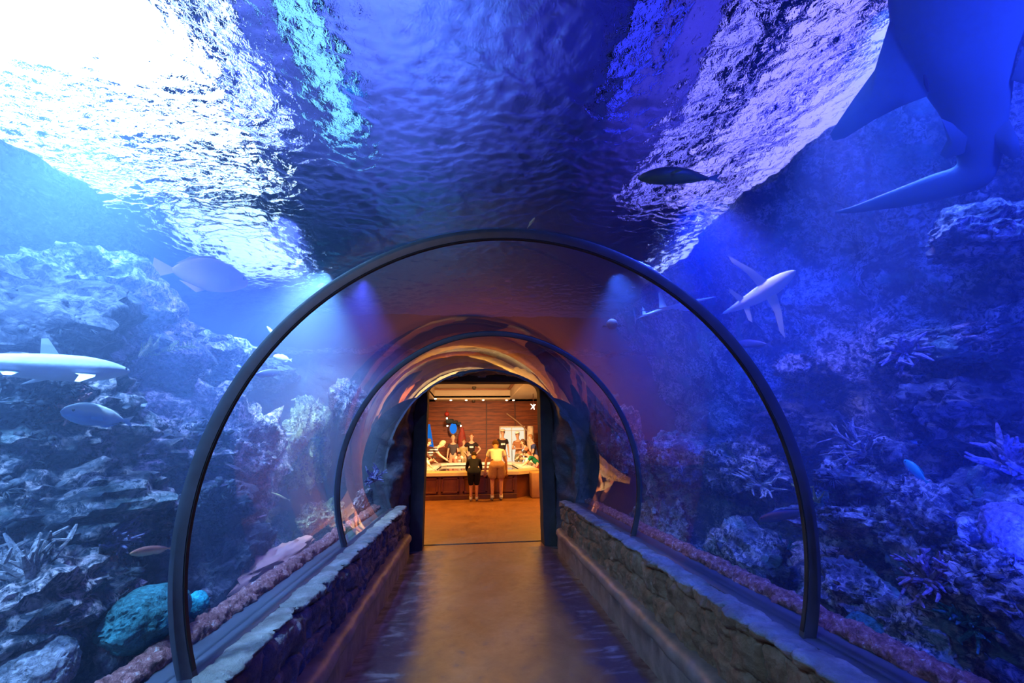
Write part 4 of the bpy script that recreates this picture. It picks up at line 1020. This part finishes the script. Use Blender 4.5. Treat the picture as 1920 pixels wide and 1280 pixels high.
def person(x, y, face, H, lean, arms, label, skin='a', top=('shirt_white', (.85, .80, .68)), bottom=('shorts_khaki', (.55, .38, .22)), hair=('hair_brown', (.08, .035, .015)),
           hair_len=0, leg_cover=.45, sleeve=.55, hat=None, spread=.11, print_=None, skirt=0.0, knee=0.0, z0=0.0, shoes=('shoe_grey', (.35, .30, .28)), tilt=0.0, group=None):
    """face: direction the chest points to, degrees, 0 = away from the photographer; lean: torso forward degrees; arms: 'down','rim','hips','reach','fold'"""
    k = H/1.75; root = empty('person', (x, y, z0), -math.radians(face)); tag(root, label, 'person', group)
    ln = math.radians(lean)
    def T(u, fwd=0.0, side=0.0):       # torso frame: u up along the spine from the hips
        c, s = math.cos(ln), math.sin(ln)
        return Vector((side*k+tilt*u, (u*s+fwd*c)*k-hipb, hip+(u*c-fwd*s)*k))
    hip = .90*k; hipb = .12*k*math.sin(ln)*2
    V, E, R = [], [], []
    def add(p, r, link=None):
        V.append(Vector(p)); R.append(tuple(q*k for q in r) if isinstance(r, tuple) else r*k)
        if link is not None: E.append((link, len(V)-1))
        return len(V)-1
    pel = add(T(0), (.135, .10)); wa = add(T(.16), (.12, .095), pel); ch_ = add(T(.36), (.145, .10), wa); up = add(T(.46), (.12, .085), ch_)
    nk = add(T(.54, .01), .055, up); nk2 = add(T(.60, .02), .052, nk); hd = add(T(.68, .035), (.076, .088), nk2); hd2 = add(T(.77, .035), (.074, .086), hd); add(T(.83, .02), (.045, .05), hd2)
    hands = []; SH = {}
    for s in (-1, 1):
        h = add((s*.095*k, T(0).y, hip-.04*k), .095, pel)
        kn = add((s*(spread+.0)*k, T(0).y*.45+.02*k+knee*.3*k, .48*k), .058, h)
        an = add((s*spread*k, -.02*k, .09*k), .038, kn)
        add((s*spread*1.05*k, .12*k, .035*k), (.035, .028), an)
        sh = add(T(.44, 0, s*.17), .052, up)
        S = T(.44, 0, s*.19)
        if arms == 'down': el, wr = S+Vector((s*.04*k, .0, -.28*k)), S+Vector((s*.05*k, .05*k, -.52*k))
        elif arms == 'rim': el, wr = S+Vector((s*.07*k, .04*k, -.26*k)), S+Vector((s*.09*k, .10*k, -.50*k))
        elif arms == 'hips': el, wr = S+Vector((s*.20*k, -.05*k, -.24*k)), S+Vector((s*.03*k, .10*k, -.42*k))
        elif arms == 'reach': el, wr = S+Vector((s*.03*k, .16*k, -.20*k)), S+Vector((s*.02*k, .36*k, -.34*k))
        else: el, wr = S+Vector((s*.06*k, .05*k, -.27*k)), S+Vector((-s*.12*k, .24*k, -.26*k))
        e = add(el, .040, sh); w_ = add(wr, .028, e); d = (wr-el).normalized(); ha = add(wr+d*.07*k, (.036, .018), w_)
        hands.append((wr+d*.08*k, d, s)); SH[s] = (S, el, wr)
    bm = skin_mesh('body', V, E, R, None, None)
    for hp, d, s in hands:                                   # five fingers of different length
        sd = d.cross(Vector((0, 1, 0))); sd = sd.normalized() if sd.length > .1 else Vector((1, 0, 0))
        cu = d.cross(sd)*.3*-1
        for q, (o_, l_) in enumerate(((-.026, .062), (-.009, .076), (.009, .070), (.026, .055))):
            b = hp+sd*o_*k; tube(bm, [b, b+d*l_*.5*k, b+(d+cu).normalized()*l_*k], [.0095*k, .0085*k, .0065*k], 6)
        b = hp-d*.045*k-sd*s*.03*k; tube(bm, [b, b+(d*.6-sd*s*.6)*.04*k, b+(d-sd*s*.5)*.055*k], [.011*k, .010*k, .007*k], 6)
    # nose, ears
    fc = T(.735, .125); ball(bm, fc, .016*k, 2, (.8, 1, 1.4))
    for s in (-1, 1): ball(bm, T(.735, .03, s*.082), .022*k, 2, (.5, 1, 1.5))
    bmesh.ops.recalc_face_normals(bm, faces=bm.faces)
    obj('body', bm, get_mat('skin_'+skin, SKIN[skin], .55), root)
    for s in (-1, 1):
        b = bmesh.new(); ball(b, T(.755, .112, s*.030), .011*k, 2); obj('eye', b, get_mat('person_eye', (.03, .02, .02), .3), root)
    b = bmesh.new(); ball(b, T(.69, .115), .018*k, 2, (1.3, .5, .35)); obj('mouth', b, get_mat('person_mouth', (.40, .10, .08), .5), root)
    # shirt
    V, E, R = [], [], []
    a0 = add(T(-.06), (.155, .118)); a1 = add(T(.10), (.143, .115), a0); a2 = add(T(.34), (.168, .122), a1); a3 = add(T(.45), (.135, .10), a2); add(T(.515, .005), (.072, .068), a3)
    for s in (-1, 1):
        S, el, wr = SH[s]; s0 = add(T(.43, 0, s*.17), .072, a3)
        if sleeve <= .6: add(S.lerp(el, sleeve), .060, s0)
        else:
            s1 = add(el, .055, s0); add(el.lerp(wr, (sleeve-.6)/.4*.95), .042, s1)
    obj('shirt', skin_mesh('shirt', V, E, R, None, None), get_mat(*top) if top[0] != 'stripes' else (bpy.data.materials.get('striped_shirt') or striped('striped_shirt')), root)
    if print_:
        b = bmesh.new(); box(b, (0, 0, 0), (.17*k, .012, .07*k), bevel=.004)
        for v in b.verts: v.co = T(.30+v.co.z/k, .128+v.co.y-.5*abs(v.co.x)*.6, v.co.x/k)
        obj('shirt_print', b, get_mat('print_white', (.85, .8, .7)), root)
    # shorts / trousers / skirt
    V, E, R = [], [], []
    b0 = add(T(.04), (.140, .112)); b1 = add(T(-.02), (.155, .122), b0)
    for s in (-1, 1):
        h0 = Vector((s*.095*k, T(0).y, hip-.06*k)); kn = Vector((s*spread*k, T(0).y*.45+.02*k+knee*.3*k, .48*k)); an = Vector((s*spread*k, -.02*k, .09*k))
        h1 = add(h0, .112+skirt*.2, b1)
        if leg_cover <= .5: add(h0.lerp(kn, leg_cover*2), .098+skirt*.3, h1)
        else: q = add(kn, .078, h1); add(kn.lerp(an, leg_cover*2-1), .062, q)
    obj('skirt' if skirt else ('trousers' if leg_cover > .6 else 'shorts'), skin_mesh('shorts', V, E, R, None, None), get_mat(*bottom), root)
    for s in (-1, 1):
        b = bmesh.new(); ball(b, (s*spread*1.03*k, .055*k, .045*k), .05*k, 3, (.85, 2.5, .85)); obj('shoe', b, get_mat(*shoes), root)
        b = bmesh.new(); tube(b, [(s*spread*k, -.018*k, .07*k), (s*spread*k, -.012*k, .15*k)], [.046*k, .045*k], 12); obj('sock', b, get_mat('sock_white', (.8, .75, .65)), root)
    # hair
    b = bmesh.new(); bmesh.ops.create_icosphere(b, subdivisions=4, radius=1)
    for v in b.verts:
        n = v.co.copy(); r = 1+.05*noise.noise(n*6)
        lo = -.8 if n.y < 0 else (-.2 if n.y < .3 else .35)
        fz = max(n.z, lo) if hair_len == 0 else (max(n.z, lo) if n.y > .25 else n.z*(1+hair_len*(1 if n.z < 0 else 0)))
        v.co = T(.765+fz*.112*r, .022+n.y*.105*r-(.0 if n.y < .3 else .02), n.x*.090*r)
    obj('hair', b, get_mat(*hair), root)
    if hat:
        b = bmesh.new(); ball(b, (0, 0, 0), 1, 3)
        for v in b.verts: n = v.co.copy(); v.co = T(.81+max(n.z, -.1)*.085, .02+n.y*.115, n.x*.10)
        pl = [T(.81, .11, -.07), T(.80, .21, -.05), T(.80, .21, .05), T(.81, .11, .07)]; plate(b, pl, .008)
        obj('cap', b, get_mat(*hat), root)
    return root
FRONT = 11.20
person(at(930, 935, 2, 0).x, FRONT, 0, 1.80, 50, 'rim', 'person in white t-shirt and khaki shorts bending over the pool, seen from behind', top=('shirt_white', (.90, .90, .95)), bottom=('shorts_khaki', (.46, .26, .14)), hair=('hair_brown', (.10, .045, .018)), leg_cover=.46, skirt=.10)
person(at(888, 936, 2, 0).x, FRONT-.03, 0, 1.50, 56, 'reach', 'child in long dark clothes bending over the pool rim, seen from behind', top=('jacket_black', (.012, .014, .03)), bottom=('shorts_black', (.010, .012, .024)), hair=('hair_dark', (.04, .022, .014)), leg_cover=.52, sleeve=.9, skirt=.18, spread=.085)
person(at(884, 830, 1, 17.35).x, 17.35, 180, 1.68, 4, 'hips', 'woman in a black printed t-shirt standing behind the pool with hands on hips', top=('tee_black', (.02, .012, .012)), bottom=('jeans_dark', (.06, .05, .06)), hair=('hair_auburn', (.25, .08, .03)), hair_len=.8, leg_cover=.95, print_=True, z0=.14)
person(at(942, 830, 1, 17.4).x, 17.4, 170, 1.82, 4, 'down', 'tall person in black t-shirt and pale cap standing left of the lit white door', skin='b', top=('tee_black', (.02, .012, .012)), bottom=('shorts_khaki', (.46, .26, .14)), hat=('cap_tan', (.75, .55, .35)), print_=True, z0=.14)
person(at(972, 830, 1, 17.2).x, 17.2, 215, 1.72, 6, 'fold', 'person in brown top and white cap in front of the lit white door', skin='b', top=('top_brown', (.34, .14, .06)), bottom=('shorts_olive', (.20, .16, .09)), hat=('cap_white', (.9, .85, .7)), z0=.14)
person(-1.60, 15.0, 82, 1.78, 50, 'reach', 'person with curly blond hair in striped t-shirt leaning over the left pool edge', top=('stripes', (1, 1, 1)), bottom=('shorts_khaki', (.46, .26, .14)), hair=('hair_blond', (.60, .38, .18)), hair_len=.4, z0=.05)
person(-1.66, 13.4, 80, 1.22, 58, 'reach', 'small child in white reaching both arms into the pool from the left', top=('shirt_cream', (.90, .80, .62)), bottom=('shorts_pink', (.75, .35, .28)), hair=('hair_dark', (.04, .022, .014)), z0=.10)
person(at(850, 830, 1, 17.3).x, 17.3, 190, 1.62, 5, 'down', 'person in dark grey shirt and coral pink trousers below the blue arched window', top=('tee_grey', (.07, .055, .06)), bottom=('trousers_coral', (.80, .28, .16)), hair=('hair_blond', (.60, .38, .18)), leg_cover=.95, z0=.14)
person(at(869, 840, 1, 17.4).x, 17.4, 165, 1.45, 3, 'down', 'young person in olive clothes standing left of the woman in black', top=('top_olive', (.36, .26, .10)), bottom=('trousers_olive', (.32, .22, .09)), hair=('hair_auburn', (.25, .08, .03)), leg_cover=.95, z0=.14)
person(-.66, 17.25, 180, 1.25, 48, 'reach', 'dark haired child leaning toward the water from the far pool rim', skin='b', top=('shirt_cream', (.90, .80, .62)), bottom=('shorts_olive', (.20, .16, .09)), hair=('hair_dark', (.04, .022, .014)), z0=.05)
person(-1.86, 14.1, 80, 1.70, 30, 'reach', 'person in dark brown jacket cut off by the left side of the doorway', top=('jacket_brown', (.12, .05, .03)), bottom=('trousers_beige', (.6, .45, .28)), sleeve=.95, hair=('hair_brown', (.10, .045, .018)), leg_cover=.95)
person(1.88, 15.2, 275, 1.55, 22, 'reach', 'brown haired person in rust top leaning in from the right pool edge', skin='b', top=('top_rust', (.36, .12, .05)), bottom=('shorts_olive', (.20, .16, .09)), hair=('hair_brown', (.10, .045, .018)), hair_len=.8, z0=.05)
person(at(1002, 830, 1, 15.9).x, 15.9, 270, 1.75, 14, 'fold', 'adult with light brown hair in navy top at the far right of the doorway view', top=('top_navy', (.05, .06, .16)), bottom=('trousers_beige', (.6, .45, .28)), hair=('hair_lightbrown', (.35, .16, .06)), leg_cover=.95)
person(1.86, 13.6, 285, 1.35, 50, 'reach', 'person in dark green top bending over the right pool edge', top=('top_green', (.01, .14, .06)), bottom=('trousers_maroon', (.16, .02, .012)), hair=('hair_dark', (.04, .022, .014)), leg_cover=.9, z0=.05)
person(1.84, 14.3, 275, 1.20, 68, 'reach', 'small brown haired child leaning low over the water beside the person in green', top=('shirt_cream', (.90, .80, .62)), bottom=('shorts_pink', (.75, .35, .28)), hair=('hair_brown', (.10, .045, .018)), z0=.15)
